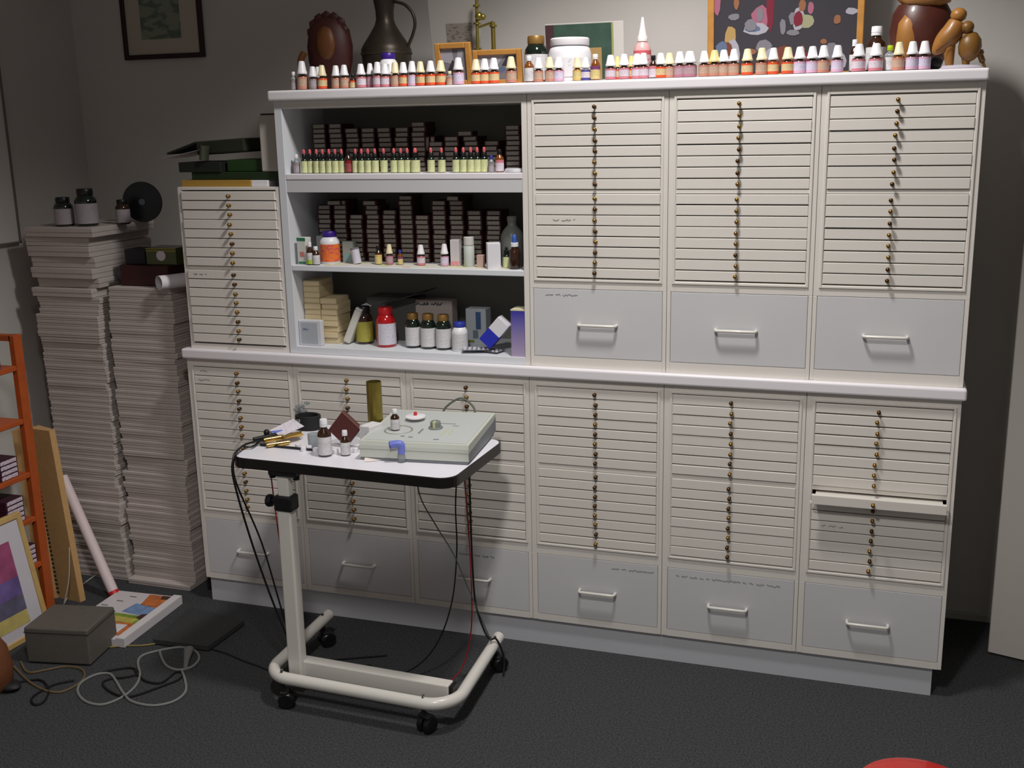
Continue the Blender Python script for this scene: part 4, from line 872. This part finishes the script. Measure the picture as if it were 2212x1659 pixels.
# edge band: swept flat strip
outer = rrect(tx0, tx1, ty0, ty1, .05); inner = rrect(tx0 + .0045, tx1 - .0045, ty0 + .0045, ty1 - .0045, .0465)
n = len(outer); vs = {}
for nm, ring, z in (('ob', outer, ZTB - .030), ('ot', outer, ZTB - .001), ('it', inner, ZTB + .0006), ('ib', inner, ZTB - .030)):
    vs[nm] = [b.bm.verts.new((x, y, z)) for x, y in ring]
for a_, c_ in (('ob', 'ot'), ('ot', 'it'), ('it', 'ib'), ('ib', 'ob')):
    for i in range(n): b.bm.faces.new([vs[a_][i], vs[a_][(i + 1) % n], vs[c_][(i + 1) % n], vs[c_][i]])
part('edge_band', b, mat('black_edge', (26, 20, 22), .35), t, world=False, label='black rubber edge of the tabletop')
part('raised_rail', B().box(tx0 + .03, tx0 + .26, ty0 + .125, ty0 + .130, ZTB + .0006, ZTB + .008, 0, .001), black, t, world=False)
for j, (cx, cy, rz) in enumerate([(hx0 + .066, hy0, .3), (hx1 - .085, hy0, 1.25), (hx1 - .024, hy1 - .015, .9), (hx0 - .018, hy1 - .040, 1.0)]):
    b = B(); M = Matrix.Translation((cx, cy, 0)) @ Matrix.Rotation(rz, 4, 'Z'); b.x = M
    b.cyl(.007, .055, .080, 10); b.box(-.006, .020, -.022, .022, .048, .058, 0, .003)
    o = part('caster', b, rubber, t, world=False)
    b = B()
    for sy in (-1, 1):
        b.x = M @ Matrix.Translation((.012, sy * .013, .026)) @ Matrix.Rotation(math.radians(90), 4, 'X'); b.lathe([(0, -.009), (.022, -.009), (.026, -.005), (.026, .005), (.022, .009), (0, .009)], 20)
    part('wheel', b, black, o, world=False)
    b = B(); b.x = M; b.cyl(.005, .114, .122, 8); part('bolt', b, chrome, t, world=False)
TW = t
def on(x, y): 
    v = RM @ Vector((x, y, 0)); return v.x, v.y
# ---------------- device
gz = ZTB + .001
FLp, FRp = PZ(776, 985, ZTB + .012), PZ(1014, 997, ZTB + .012)
ex = (FRp - FLp); ex.z = 0; wdv = ex.length; ex.normalize(); ey = Vector((-ex.y, ex.x, 0)); dpv = .325
rzd = math.atan2(ex.y, ex.x)
t = thing('test_console', 'pale grey green console with a rotary dial and a round well on the trolley', 'device', (FLp.x, FLp.y, ZTB), rzd)
gg = mat('console_plastic', (196, 200, 190), .45); gdk = mat('console_side', (128, 132, 138), .5); gpl = mat('console_panel', (190, 194, 192), .5)
hf, hb_ = .058, .068   # height front / back
b = B(); sec = [(0, .010), (0, .046), (.003, hf), (dpv, hb_), (dpv, .010)]
b.prism([(0.002, y, z) for y, z in sec], (wdv - .004, 0, 0)); part('housing', b, gg, t, world=False)
b = B(); sd = [(.004, .012), (.004, .036), (dpv * .9, .050), (dpv - .002, .060), (dpv - .002, .012)]
b.prism([(wdv - .0022, y, z) for y, z in sd], (.0012, 0, 0)); part('side_panel', b, gdk, t, world=False)
part('base_tray', B().box(.006, wdv - .006, .004, dpv - .01, .001, .010), MATS['console_side'], t, world=False)
part('front_groove', B().box(0, wdv, -.0005, .002, .034, .0355), mat('groove_grey', (150, 154, 146), .6), t, world=False)
sl_ = math.atan2(hb_ - hf, dpv - .003)
TP = Matrix.Translation((0, .003, hf)) @ Matrix.Rotation(sl_, 4, 'X')
b = B(); b.x = TP; b.box(.012, wdv - .012, .012, dpv - .02, .0002, .0012); part('top_panel', b, gpl, t, world=False)
b = B(); b.x = TP @ Matrix.Translation((.085, .110, 0)); b.lathe([(.044, .0012), (.042, .0035), (.038, .0014), (.036, .0008), (0, .0006)], 36); part('well', b, mat('well_grey', (150, 150, 140), .5), t, world=False)
b = B(); b.x = TP @ Matrix.Translation((.105, .215, .0015)); b.lathe([(0, .010), (.031, .010), (.031, .013), (.012, .015), (.010, .0155), (0, .0155)], 32); b.cyl(.006, .0, .010, 12); part('lid_plate', b, capw, t, world=False)
b = B(); b.x = TP @ Matrix.Translation((.105, .215, .017)); b.lathe([(0, 0), (.005, 0), (.006, .006), (.003, .011), (0, .012)], 14); part('lid_grip', b, mat('red_grip', (206, 50, 50), .4), t, world=False)
b = B(); b.x = TP @ Matrix.Translation((.190, .145, .0012)); b.lathe([(0, 0), (.022, 0), (.022, .003), (.0165, .005), (.0155, .020), (.013, .022), (0, .022)], 24); o = part('dial', b, mat('dial_grey', (124, 128, 124), .4), t, world=False)
b = B(); b.x = TP @ Matrix.Translation((.190, .145, .0012)); b.box(-.0035, .0035, -.0167, .0, .004, .0226); part('pointer', b, mat('pointer_cream', (200, 200, 150), .4), o, world=False)
b = B(); b.x = TP
for (x, y, w_, h_) in [(.110, .050, .012, .008), (.135, .045, .014, .008), (.215, .035, .016, .007), (.152, .085, .006, .045), (.180, .19, .06, .004), (.235, .17, .02, .004)]:
    b = B(); b.x = TP; b.box(x, x + w_, y, y + h_, .0012, .0020); part('key', b, mat('key_grey', (130, 134, 134), .5), t, world=False)
b = B(); b.x = TP
for (x, y, w_, h_) in [(.226, .075, .003, .055), (.246, .085, .003, .05)]: b.box(x, x + w_, y, y + h_, .0012, .0018)
part('scale', b, mat('scale_yellow', (196, 196, 120), .5), t, world=False)
DEV = ROOT[t.name]; TPW = DEV @ TP
# bottle standing in the well
wp = TPW @ Vector((.075, .110, .0014))
bottle('screw_cap_bottle', 'screw', (wp.x, wp.y, wp.z), .0135, .064, 'w', 'white', amber, 'small brown bottle with white cap standing in the console well', 'bottle')
# brown glass bottles on the tabletop
q = PZ(703, 984, ZTB); bottle('screw_cap_bottle', 'screw', (q.x, q.y, ZTB), .0205, .112, 'w', 'white', amber, 'large brown bottle with white label standing at the front of the trolley', 'bottle')
q = PZ(747, 983, ZTB); bottle('screw_cap_bottle', 'screw', (q.x, q.y, ZTB), .0145, .076, 'w', 'white', amber, 'smaller brown bottle with white cap beside the white carton on the trolley', 'bottle')
# clear inhaler bottle with blue elbow
q = PZ(868, 998, ZTB)
t = thing('inhaler_bottle', 'small clear bottle topped by a blue plastic elbow on the trolley', 'bottle', (q.x, q.y, ZTB)); c = (q.x, q.y, ZTB)
part('glass', B().lathe([(0, 0), (.011, 0), (.012, .002), (.012, .020), (.009, .028), (.0085, .034), (0, .034)], 18, 0, c), clearg, t)
bl2 = mat('periwinkle_plastic', (112, 124, 206), .4)
part('elbow', B().tube(smooth_path([(q.x, q.y, ZTB + .026), (q.x + .002, q.y, ZTB + .044), (q.x, q.y - .002, ZTB + .054), (q.x - .012, q.y - .006, ZTB + .056), (q.x - .028, q.y - .012, ZTB + .053)]), .0105, 14, cap=False), bl2, t)
part('mouth', B().tube([(q.x - .0275, q.y - .0118, ZTB + .053), (q.x - .030, q.y - .0125, ZTB + .0526)], .0108, 14), mat('blue_inside', (50, 60, 150), .5), t)
q = PZ(806, 995, ZTB)
t = thing('paper_slip', 'folded paper slip lying on the tabletop before the console', 'paper', (q.x, q.y, ZTB), .5)
part('sheet', B().prism([(-.028, -.010, .001), (.022, -.008, .001), (.024, .010, .008), (-.022, .012, .008)], (0, 0, .0006)), mat('cream_paper', (224, 214, 210), .8), t, world=False)
# white carton left of the console
q = PZ(790, 975, ZTB)
carton_box('white_carton', (q.x + .004, q.y + .035, ZTB), .040, .060, .075, rzd - .35, mat('carton_white_print', (220, 218, 220), .6, ink=(190, 188, 200), inkscale=60, inkamt=.6), 'small white carton standing between the bottles and the console')
# brass tube
q = PY(811, 905, -.27)
t = thing('brass_tube', 'upright open brass tube behind the white carton', 'tube', (q.x, -.27, ZTB)); zt_ = zat(q.x, -.27, 824)
part('tube', B().lathe([(.0235, .0), (.0235, zt_ - ZTB), (.0215, zt_ - ZTB), (.0215, .002)], 32, 0, (q.x, -.27, ZTB)), brass_d, t)
# dark red booklet standing on a corner
q = PY(750, 915, -.36)
t = thing('maroon_case', 'maroon flat case propped on its corner behind the bottles', 'case', (q.x, -.36, ZTB))
b = B(); b.x = Matrix.Translation((q.x, -.37, ZTB + .056)) @ Matrix.Rotation(math.radians(-8), 4, 'X') @ Matrix.Rotation(math.radians(38), 4, 'Y'); b.box(-.042, .036, -.006, .006, -.040, .040, 0, .0015); part('case', b, mat('oxblood_leather', (84, 40, 38), .55), t)
b = B(); b.x = Matrix.Translation((q.x, -.37, ZTB + .056)) @ Matrix.Rotation(math.radians(-8), 4, 'X') @ Matrix.Rotation(math.radians(38), 4, 'Y'); b.box(-.042, .036, -.0068, -.006, .034, .0365); part('seam', b, mat('tan_edge', (150, 110, 90), .5), t)
# black bowl / strap with clear wrap
q = PZ(670, 924, ZTB)
t = thing('black_strap_roll', 'black rolled strap standing behind the brown bottle', 'strap', (q.x, q.y, ZTB))
b = B().lathe([(.040, 0), (.043, .002), (.043, .045), (.040, .047), (.034, .045), (.033, .006), (0, .005)], 28, 0, (q.x, q.y - .01, ZTB), sq=(1, .8)); part('strap', b, mat('black_webbing', (28, 28, 30), .7), t)
b = B().box(q.x - .025, q.x - .010, q.y - .046, q.y - .042, ZTB + .028, ZTB + .040, 0, .001); part('buckle', b, chrome, t)
rr_ = random.Random(11); b = B()
for i_ in range(9):
    b.ball((q.x - .038 + rr_.uniform(-.018, .016), q.y + .02 + rr_.uniform(-.01, .01), ZTB + .018 + i_ * .007), .020 - i_ * .0010, 0, (1, .7, .55), 1)
solo('clear_wrap', b, mat('crinkled_film', (200, 208, 212), .12, trans=.85, bump=1, bscale=120), 'crumpled clear plastic wrap behind the black strap', 'wrap')
# glass tumbler with blurry contents
q = PZ(672, 972, ZTB)
solo('glass_vial', B().lathe([(0, 0), (.017, 0), (.018, .002), (.018, .046), (.016, .046), (.016, .004), (0, .004)], 24), clearg, 'clear glass beaker beside the large brown bottle', 'beaker').location = (q.x, q.y + .02, ZTB)
t = thing('swab_heap', 'few small white caps lying behind the bottles', 'caps', (.46, -.47, ZTB))
for i_, (u, v) in enumerate([(640, 966), (652, 972), (664, 970), (678, 975), (722, 978), (765, 975)]):
    q = PZ(u, v, ZTB + .006); b = B().cyl(.0085, 0, .014, 14, 0, (q.x, q.y + .01, ZTB), bev=.001)
    solo('loose_cap', b, capw, 'loose white bottle cap lying on the trolley, %s from the cable end' % nth(i_ + 1), 'cap', 'loose white caps on the trolley', origin=(q.x, q.y + .01, ZTB))
bpy.data.objects.remove(t)
# note paper
z_ = ZTB + .02
def q3(u, v, z): p = PZ(u, v, z); return (p.x, p.y, z)
t = thing('note_slip', 'white printed note lying tilted on top of the brass rods', 'note', q3(620, 930, ZTB))
part('sheet', B().prism([q3(582, 930, ZTB + .024), q3(608, 943, ZTB + .022), q3(657, 921, ZTB + .040), q3(633, 905, ZTB + .042)], (0, 0, .0006)), mat('note_paper', (226, 220, 228), .8, ink=(196, 190, 206), inkscale=120, inkamt=.55), t)
# brass electrodes
for j, (a, c_, r_, lb) in enumerate([((572, 951, .016), (652, 937, .018), .0085, 'long polished brass rod lying on the trolley'), ((578, 962, .009), (625, 955, .009), .0065, 'short brass rod lying under the long one'), ((612, 945, .026), (650, 935, .026), .006, 'thin brass rod half under the note')]):
    A_, C_ = q3(a[0], a[1], ZTB + a[2]), q3(c_[0], c_[1], ZTB + c_[2])
    t = thing('brass_rod', lb, 'electrode', A_, 0, 'brass rods on the trolley')
    part('rod', B().tube([A_, C_], r_, 16), brass_b, t)
    dv = (Vector(A_) - Vector(C_)).normalized(); part('end_cap', B().tube([Vector(A_) + dv * .004, A_], r_ * .9, 14), brass_d, t)
# leads over the table's left end
blk = mat('black_cable', (20, 20, 22), .45); redc = mat('red_cable', (150, 30, 36), .45)
t = thing('probe_lead', 'black probe with a blue sleeve, its lead hanging over the table end', 'probe', q3(580, 945, ZTB))
lp = [q3(602, 938, ZTB + .020), q3(583, 944, ZTB + .020), q3(560, 952, ZTB + .018), q3(530, 960, ZTB + .018), q3(512, 975, ZTB + .016), q3(504, 990, ZTB + .004)]
part('lead', B().tube(smooth_path(lp + [(lp[-1][0] - .004, lp[-1][1], .70), (.325, -.50, .45), (.375, -.46, .20), (.42, -.42, .03), (.47, -.36, .006), (.60, -.30, .006)]), .0033, 8), blk, t)
part('grip', B().tube([q3(596, 939, ZTB + .021), q3(548, 950, ZTB + .019)], .0075, 12), black, t)
part('blue_sleeve', B().tube([q3(611, 933, ZTB + .023), q3(586, 937, ZTB + .022)], [.0065, .0082], 14), mat('sleeve_blue', (84, 100, 190), .4), t)
part('tip', B().tube([q3(625, 930, ZTB + .024), q3(611, 933, ZTB + .023)], [.002, .0055], 12), black, t)
t = thing('clip_lead', 'second black lead with a ball knob lying at the table end', 'cable', q3(540, 960, ZTB))
lp = [q3(575, 936, ZTB + .030), q3(565, 948, ZTB + .012), q3(545, 965, ZTB + .008), q3(522, 966, ZTB + .010), q3(508, 984, ZTB + .004)]
part('lead', B().tube(smooth_path(lp + [(lp[-1][0] - .008, lp[-1][1] + .004, .69), (.315, -.44, .45), (.36, -.40, .15), (.40, -.37, .02), (.46, -.30, .005), (.62, -.22, .005)]), .0028, 8), blk, t)
part('knob', B().ball(q3(576, 934, ZTB + .032), .010), black, t)
def cable(name, label, pts, r, m_, n=8):
    return solo(name, B().tube(smooth_path(pts, n), r, 8), m_, label, 'cable', origin=pts[0])
cable('red_lead', 'thin red lead hanging beside the black ones below the table end', [(.345, -.40, .738), (.345, -.41, .70), (.38, -.44, .45), (.42, -.46, .25), (.46, -.49, .08), (.50, -.44, .008), (.62, -.36, .005), (.78, -.42, .005), (.90, -.33, .02), (.945, -.29, .15), (.965, -.32, .40), (.960, -.34, .735)], .0022, redc)
cable('black_lead', 'thin black lead looping down from the tabletop underside to the carpet', [(.945, -.35, .738), (.93, -.34, .60), (.925, -.33, .45), (.90, -.32, .28), (.85, -.32, .14), (.78, -.34, .05), (.68, -.36, .006), (.58, -.34, .005)], .0024, blk)
cable('console_cable', 'black cable running from under the trolley top to the far castor', [(.985, -.36, .738), (.985, -.36, .60), (.975, -.33, .40), (.972, -.30, .26), (.992, -.26, .14), (1.010, -.23, .122), (1.03, -.22, .06), (1.035, -.24, .006)], .0032, blk)
cable('grey_lead', 'thin grey lead curving under the tabletop toward the far castor', [(.865, -.47, .738), (.87, -.46, .66), (.90, -.42, .56), (.935, -.38, .46), (.96, -.33, .33), (.985, -.28, .20), (1.0, -.25, .122)], .0020, mat('grey_green_cable', (84, 92, 84), .5))
a = DEV @ Vector((.155, dpv, .05)); c_ = DEV @ Vector((.265, dpv, .05))
cable('grey_lead', 'dark cable arching up behind the console', [tuple(a), tuple(a + Vector((.012, .015, .03))), tuple((a + c_) / 2 + Vector((0, .03, .055))), tuple(c_ + Vector((-.012, .02, .03))), tuple(c_)], .0034, mat('grey_green_cable', (0, 0, 0)))

# ================================================================ FLOOR THINGS
# patterned flat box (calendar) with photos
pt = [PZ(250, 1275, .03), PZ(393, 1293, .03), PZ(268, 1386, .03), PZ(190, 1335, .03)]
A_ = PZ(393, 1290, .028); B_ = PZ(268, 1384, .028); C_ = PZ(247, 1272, .028)
e1 = (B_ - A_); e1.z = 0; l1 = e1.length; e1.normalize(); e2 = Vector((-e1.y, e1.x, 0)); 
if (C_ - A_).dot(e2) < 0: e2 = -e2
l2 = .27
rzb = math.atan2(e1.y, e1.x)
t = thing('printed_folder', 'flat white box printed with colourful food photos lying on the carpet', 'box', (A_.x, A_.y, 0), 0)
def fb_(a, c, z=.0): return A_ + e1 * (a * l1) + e2 * (c * l2) + Vector((0, 0, z - A_.z))
b = B(); b.prism([fb_(0, 0, .002), fb_(1, 0, .002), fb_(1, 1, .002), fb_(0, 1, .002)], (0, 0, .026)); part('box', b, mat('glossy_white_card', (214, 208, 212), .35), t)
b = B(); mm = []
def pf(pts, m_, zz=.0286):
    if m_ not in mm: mm.append(m_)
    b.prism([fb_(x, y, zz) for x, y in pts], (0, 0, .0003), mm.index(m_))
f_or = mat('food_orange', (196, 112, 56), .4, noise=.3, nscale=40); f_gr = mat('food_green', (120, 150, 52), .4, noise=.3, nscale=40); f_bl = mat('food_blue', (120, 148, 190), .4, noise=.2, nscale=40); f_dk = mat('food_dark', (70, 44, 34), .4, noise=.3, nscale=40); f_ye = mat('food_yellow', (190, 176, 84), .4, noise=.2, nscale=40)
pf([(.02, .14), (.30, .14), (.26, .42), (.02, .48)], f_or); pf([(.02, .14), (.10, .14), (.10, .25), (.02, .28)], f_dk, .0289); pf([(.30, .14), (.50, .14), (.44, .55), (.24, .50)], f_bl); pf([(.50, .14), (.66, .14), (.66, .95), (.58, .98), (.48, .6)], f_gr)
pf([(.56, .2), (.66, .2), (.64, .6), (.54, .55)], f_ye, .0289); pf([(.66, .14), (.92, .14), (.92, .6), (.66, .6)], f_or); pf([(.70, .22), (.90, .22), (.90, .38), (.70, .38)], whitec, .0291); pf([(.66, .62), (.85, .62), (.85, .98), (.66, .98)], f_gr); pf([(.44, .14), (.58, .14), (.54, .24), (.46, .22)], f_dk, .0290)
part('printed_lid', b, mm, t)
b = B(); b.prism([fb_(0, 0, .0286), fb_(1, 0, .0286), fb_(1, .12, .0286), fb_(0, .12, .0286)], (0, 0, .006)); part('spine', b, mat('spine_white', (222, 218, 220), .35), t)
b = B(); 
for (a, c) in ((.10, .62), (.22, .72), (.34, .85)): b.prism([fb_(a, c, .0290), fb_(a + .012, c, .0290), fb_(a + .012, c + .10, .0290), fb_(a, c + .10, .0290)], (0, 0, .0003))
part('print', b, pen, t)
# thin black board lying on carpet
t = thing('black_mat', 'thin dark grey slab lying on the carpet between the cables and cabinets', 'mat', tuple(PZ(430, 1350, 0)))
cs = [PZ(330, 1381, .02), PZ(450, 1396, .02), PZ(527, 1340, .02), PZ(412, 1312, .02)]
b = B(); b.prism([(p.x, p.y, .004) for p in cs], (0, 0, .016)); part('slab', b, mat('charcoal_felt', (52, 53, 54), .9, noise=.2, nscale=150), t)
b = B(); b.prism([(p.x, p.y, .0) for p in cs], (0, 0, .0039)); part('base', b, black, t)
# grey metal box
cs = [PZ(60, 1433, .0), PZ(197, 1440, .0), PZ(243, 1388, 0)]
e1 = cs[1] - cs[0]; w1 = e1.length; rzx = math.atan2(e1.y, e1.x)
t = thing('grey_metal_box', 'plain dark grey metal box standing on the carpet among the cables', 'box', (cs[0].x, cs[0].y, 0), rzx)
hbx = zat(cs[1].x, cs[1].y, 1362)
part('casing', B().box(0, w1, 0, .185, .004, hbx, 0, .006, 3), mat('grey_brown_metal', (96, 92, 86), .55, noise=.06, nscale=60), t, world=False)
part('lid_edge', B().box(-.001, w1 + .001, -.001, .186, hbx - .018, hbx - .016), mat('dark_gap', (40, 38, 36), .6), t, world=False)
b = B()
for x in (.03, w1 - .03):
    for y in (.03, .155): b.cyl(.008, 0, .0045, 10, 0, (x, y, 0))
part('feet', b, rubber, t, world=False)
# cables on the carpet
grc = mat('grey_cable', (128, 130, 128), .5); brc = mat('brown_cable', (104, 88, 62), .5)
def fp(lst, z=.004): return [tuple(PZ(u, v, z)) for u, v in lst]
t = thing('grey_power_cord', 'grey power cord looped on the carpet with its flared plug', 'cable', fp([(400, 1400)])[0])
part('cord', B().tube(smooth_path(fp([(392, 1448), (400, 1470), (400, 1495), (375, 1515), (330, 1524), (285, 1515), (265, 1495), (250, 1470), (235, 1455), (205, 1458), (175, 1475), (168, 1495), (185, 1515), (220, 1522), (260, 1508), (290, 1485), (302, 1460), (298, 1430), (310, 1415), (345, 1405), (390, 1398), (420, 1405), (430, 1422), (415, 1440), (385, 1447), (360, 1438), (348, 1418), (345, 1405)]), 8), .0042, 8), grc, t)
a_, c_ = fp([(400, 1446)])[0], fp([(408, 1402)], .014)[0]
part('plug', B().tube([a_, Vector(a_) * .6 + Vector(c_) * .4 + Vector((0, 0, .004)), c_], [.006, .009, .017], 12, flat=.7), mat('grey_plug', (112, 112, 112), .5), t)
cable('black_cable', 'black cord coiled under the grey one on the carpet', fp([(220, 1452), (250, 1446), (285, 1443), (300, 1455), (270, 1463), (240, 1466), (222, 1475), (235, 1492), (268, 1505), (300, 1500), (350, 1482), (385, 1468), (395, 1455), (380, 1452), (350, 1474), (320, 1473), (300, 1460), (292, 1446)], .004), .0036, blk)
cable('brown_cable', 'brown cord looping on the carpet in front of the metal box', fp([(30, 1440), (60, 1470), (95, 1490), (130, 1495), (165, 1480), (182, 1462), (175, 1445), (140, 1440), (95, 1448), (60, 1452), (45, 1430)]), .0040, brc)
cable('black_loop', 'small black cord loop on the carpet below the brown cord', fp([(20, 1478), (60, 1470), (90, 1470), (105, 1490), (95, 1515), (75, 1522), (68, 1510), (85, 1495), (120, 1478), (160, 1470)]), .0036, blk)
cable('yellowish_cable', 'thin yellowish cord crossing the carpet behind the grey power cord', fp([(235, 1398), (270, 1395), (310, 1394), (345, 1388), (362, 1380), (375, 1372)]), .0028, mat('yellowish_cable', (150, 132, 80), .5))
cable('trailing_cable', 'dark cord trailing over the carpet toward the trolley', fp([(455, 1402), (490, 1412), (520, 1425), (560, 1440), (590, 1452)], .003), .0022, blk)
# white poster tube with red end leaning on the carton stack
bt_ = PZ(247, 1283, .018); tp_ = PX(125, 1052, -.80)
t = thing('poster_tube', 'long white poster tube with red end leaning on the cartons', 'tube', tuple(PZ(247, 1290, 0)))
tp_ = Vector((-.825, .005, zat(-.825, .005, 1030)))
dv = (bt_ - tp_).normalized()
part('tube', B().tube([tp_, bt_ - dv * .012], .0195, 20), mat('tube_paper', (222, 206, 208), .6), t)
part('red_end', B().tube([bt_ - dv * .012, bt_], .0202, 20), mat('red_plastic_cap', (206, 36, 44), .4), t)
# tall folded cardboard
zt_ = .0
t = thing('cardboard_box', 'tall kraft cardboard box with a toothed edge behind the orange shelf', 'box', (-.77, -.17, 0))
zt_ = zat(-.70, -.165, 937)
b = B(); b.prism([(-.835, -.172, 0), (-.7860, -.140, 0), (-.7895, -.09, 0), (-.840, -.12, 0)], (-.035, 0, zt_)); part('front_board', b, kraft, t)
b = B(); b.prism([(-.7750, -.136, 0), (-.674, -.148, 0), (-.668, -.125, 0), (-.772, -.09, 0)], (-.048, 0, zt_ + .004)); part('rear_board', b, mat('kraft_pale', (196, 156, 104), .85, noise=.05, nscale=60), t)  # rear board in a slightly lighter kraft than the front one
b = B(); z = .02; b.prism([(-.7859, -.136, 0), (-.7751, -.134, 0), (-.776, -.095, 0), (-.786, -.095, 0)], (-.042, 0, zt_ - .004), 0)
while z < zt_ - .02:
    k = -.042 * z / zt_; b.box(-.7858 + k, -.7752 + k, -.1385, -.1335, z, z + .007, 1); z += .0165
part('toothed_edge', b, [kraft, mat('tooth_dark', (60, 50, 42), .8)], t)
# orange shelf along the left wall, seen end on
SXF, SY1 = -.690, -.265
ztop = zat(SXF, SY1, 722)
t = thing('orange_shelf', 'orange stained wooden shelf rack against the side wall holding maroon boxes', 'shelf', (-.82, -.60, 0))
part('upright', B().box(SXF - .024, SXF, SY1 - .030, SY1 + .008, 0, ztop, 0, .002), orangew, t)
part('upright', B().box(WX + .03, WX + .05, SY1 - .030, SY1, 0, ztop, 0, .002), orangew, t)
part('upright', B().box(SXF - .018, SXF, SY1 - .95, SY1 - .92, 0, ztop, 0, .002), orangew, t)
shz = [zat(SXF, SY1 - .03, v) for v in (790, 905, 1020, 1115, 1212, 1310)]
for z in shz: part('shelf_board', B().box(WX + .03, SXF - .001, SY1 - .92, SY1 - .031, z - .018, z, 0, .002), orangew, t)
part('top_rail', B().box(WX + .05, SXF - .018, SY1 - .03, SY1 - .001, ztop - .02, ztop), orangew, t)
pb = thing('plum_box', 'x', 'box', (0, 0, 0), 0, 'plum coloured remedy boxes on the orange shelf')
part('carton', B().box(-.10, 0, -.085, 0, 0, .0175, 0, .0008), maroonp, pb); part('end_label', B().box(-.001, .0008, -.078, -.005, .0025, .0155), mat('white_end_label', (210, 196, 208), .6, ink=(150, 130, 150), inkscale=100), pb)
fb = True
for si, (n, yo) in enumerate([(5, -.058), (0, 0), (4, -.04), (5, -.035), (4, -.005), (0, 0)]):
    for k in range(n):
        lb = 'plum box with white end label, %s up on the %s board of the orange shelf' % (nth(k + 1), nth(si + 1))
        loc = (SXF - .012, SY1 - .032 + yo + .0, shz[si] + k * .018)
        if fb: pb.location = loc; pb['label'] = lb; fb = False
        else: copy_tree(pb, loc, rnd.uniform(-.04, .04), lb)
# framed picture leaning at the lower left
t = thing('framed_poster', 'light wood framed poster with purple and yellow image leaning on the orange shelf', 'picture', (-.62, -.6, 0))
pa, pb_ = PZ(97, 1352, .002), PX(40, 1104, -.695)
ya = pa.y; xa = pa.x + .022
TQ = PX(40, 1104, -.672); topz = TQ.z
ux = Vector((0, -1, 0)); uz = Vector((TQ.x - xa, TQ.y - ya, topz)).normalized(); 
ux = (Vector((-.66, -.345, 0)) - Vector((-.66, -.345, 0)) + Vector((-.05, -1, 0))).normalized()
nz = ux.cross(uz).normalized(); nz = nz if nz.x > 0 else -nz
O_ = Vector((xa, ya, 0)); Hh = (TQ - O_).length; Ww = .50
Mx = Matrix((ux, nz, uz)).transposed().to_4x4(); Mx.translation = O_
b = B(); b.x = Mx
b.box(0, .020, -.010, .008, 0, Hh, 0, .002).box(Ww - .02, Ww, -.010, .008, 0, Hh, 0, .002).box(.02, Ww - .02, -.010, .008, Hh - .02, Hh, 0, .002).box(.02, Ww - .02, -.010, .008, 0, .02, 0, .002)
part('frame', b, mat('pale_pine', (196, 164, 104), .5, noise=.08, nscale=30), t)
b = B(); b.x = Mx; b.box(.018, Ww - .018, -.004, .002, .018, Hh - .018); part('mount', b, mat('mount_white', (206, 202, 210), .6), t)
b = B(); b.x = Mx; mm = [mat('poster_pink', (156, 78, 116), .5, noise=.2, nscale=20), mat('poster_purple', (110, 92, 150), .5, noise=.25, nscale=20), mat('poster_grey', (96, 92, 116), .5, noise=.3, nscale=20), mat('poster_yellow', (196, 180, 110), .5, noise=.15, nscale=20)]
iz = [.06, .11, .17, .235, Hh - .085]
b.box(.075, Ww - .08, .0021, .003, iz[0], iz[1], 3).box(.075, Ww - .08, .0021, .003, iz[1], iz[2], 2).box(.075, Ww - .08, .0021, .003, iz[2], iz[3], 1).box(.075, Ww - .08, .0021, .003, iz[3], iz[4], 0)
part('image', b, mm, t)
# brown leather bag at the frame's edge
q = PZ(-10, 1470, 0)
t = thing('leather_bag', 'tan leather bag standing on the carpet at the very edge of the view', 'bag', (q.x, q.y, 0))
b = B(); b.x = Matrix.Translation((q.x + .015, q.y - .06, 0)) @ Matrix.Rotation(math.radians(25), 4, 'Z')
b.lathe([(0, 0), (.07, 0), (.088, .02), (.092, .08), (.082, .14), (.056, .185), (.025, .20), (0, .202)], 28, 0, sq=(1, .8)); part('body', b, mat('tan_leather', (112, 68, 42), .5, noise=.12, nscale=20, bump=.3, bscale=60), t)
b = B(); b.x = Matrix.Translation((q.x + .015, q.y - .06, .10)); b.tube(smooth_path([(-.06, 0, .08), (-.05, 0, .14), (0, 0, .165), (.05, 0, .14), (.06, 0, .08)]), .007, 8); part('handle', b, MATS['tan_leather'], t)
t = solo('black_bag_foot', B().ball((0, 0, .012), .04, 0, (1.2, .8, .4)), rubber, 'small flat black object on the carpet below the leather bag', 'pouch'); q = PZ(18, 1490, 0); t.location = (q.x, q.y, .004)
# thin white cord near the cardboard
cable('white_cable', 'thin white cord running from the cardboard toward the carton stack', [(-.652, -.195, .24), (-.662, -.205, .12), (-.69, -.215, .02)] + fp([(138, 1305), (150, 1285), (175, 1265), (205, 1243)], .005), .0022, mat('white_cable', (190, 184, 180), .5))
# red stool seat just entering the view
q = PZ(1984, 1702, .46)
t = thing('red_stool', 'red round seat of a stool at the bottom edge of the view', 'stool', (q.x, q.y, 0))
redl = mat('red_vinyl', (190, 30, 24), .3, coat=.3)
b = B().lathe([(0, .41), (.09, .41), (.112, .418), (.119, .435), (.113, .454), (.085, .465), (0, .469)], 40, 0, (0, 0, 0)); 
b2 = b; part('seat', b2, redl, t, world=False)
part('column', B().cyl(.025, .05, .405, 20), chrome, t, world=False)
b = B()
for i in range(5):
    a = 2 * math.pi * i / 5; b.tube([(0, 0, .06), (.22 * math.cos(a), .22 * math.sin(a), .045)], [.020, .013], 10)
part('star_base', b, black, t, world=False)
b = B()
for i in range(5):
    a = 2 * math.pi * i / 5; b.ball((.22 * math.cos(a), .22 * math.sin(a), .0235), .0235, 0, (1, 1, 1), 2)
part('castors', b, rubber, t, world=False)
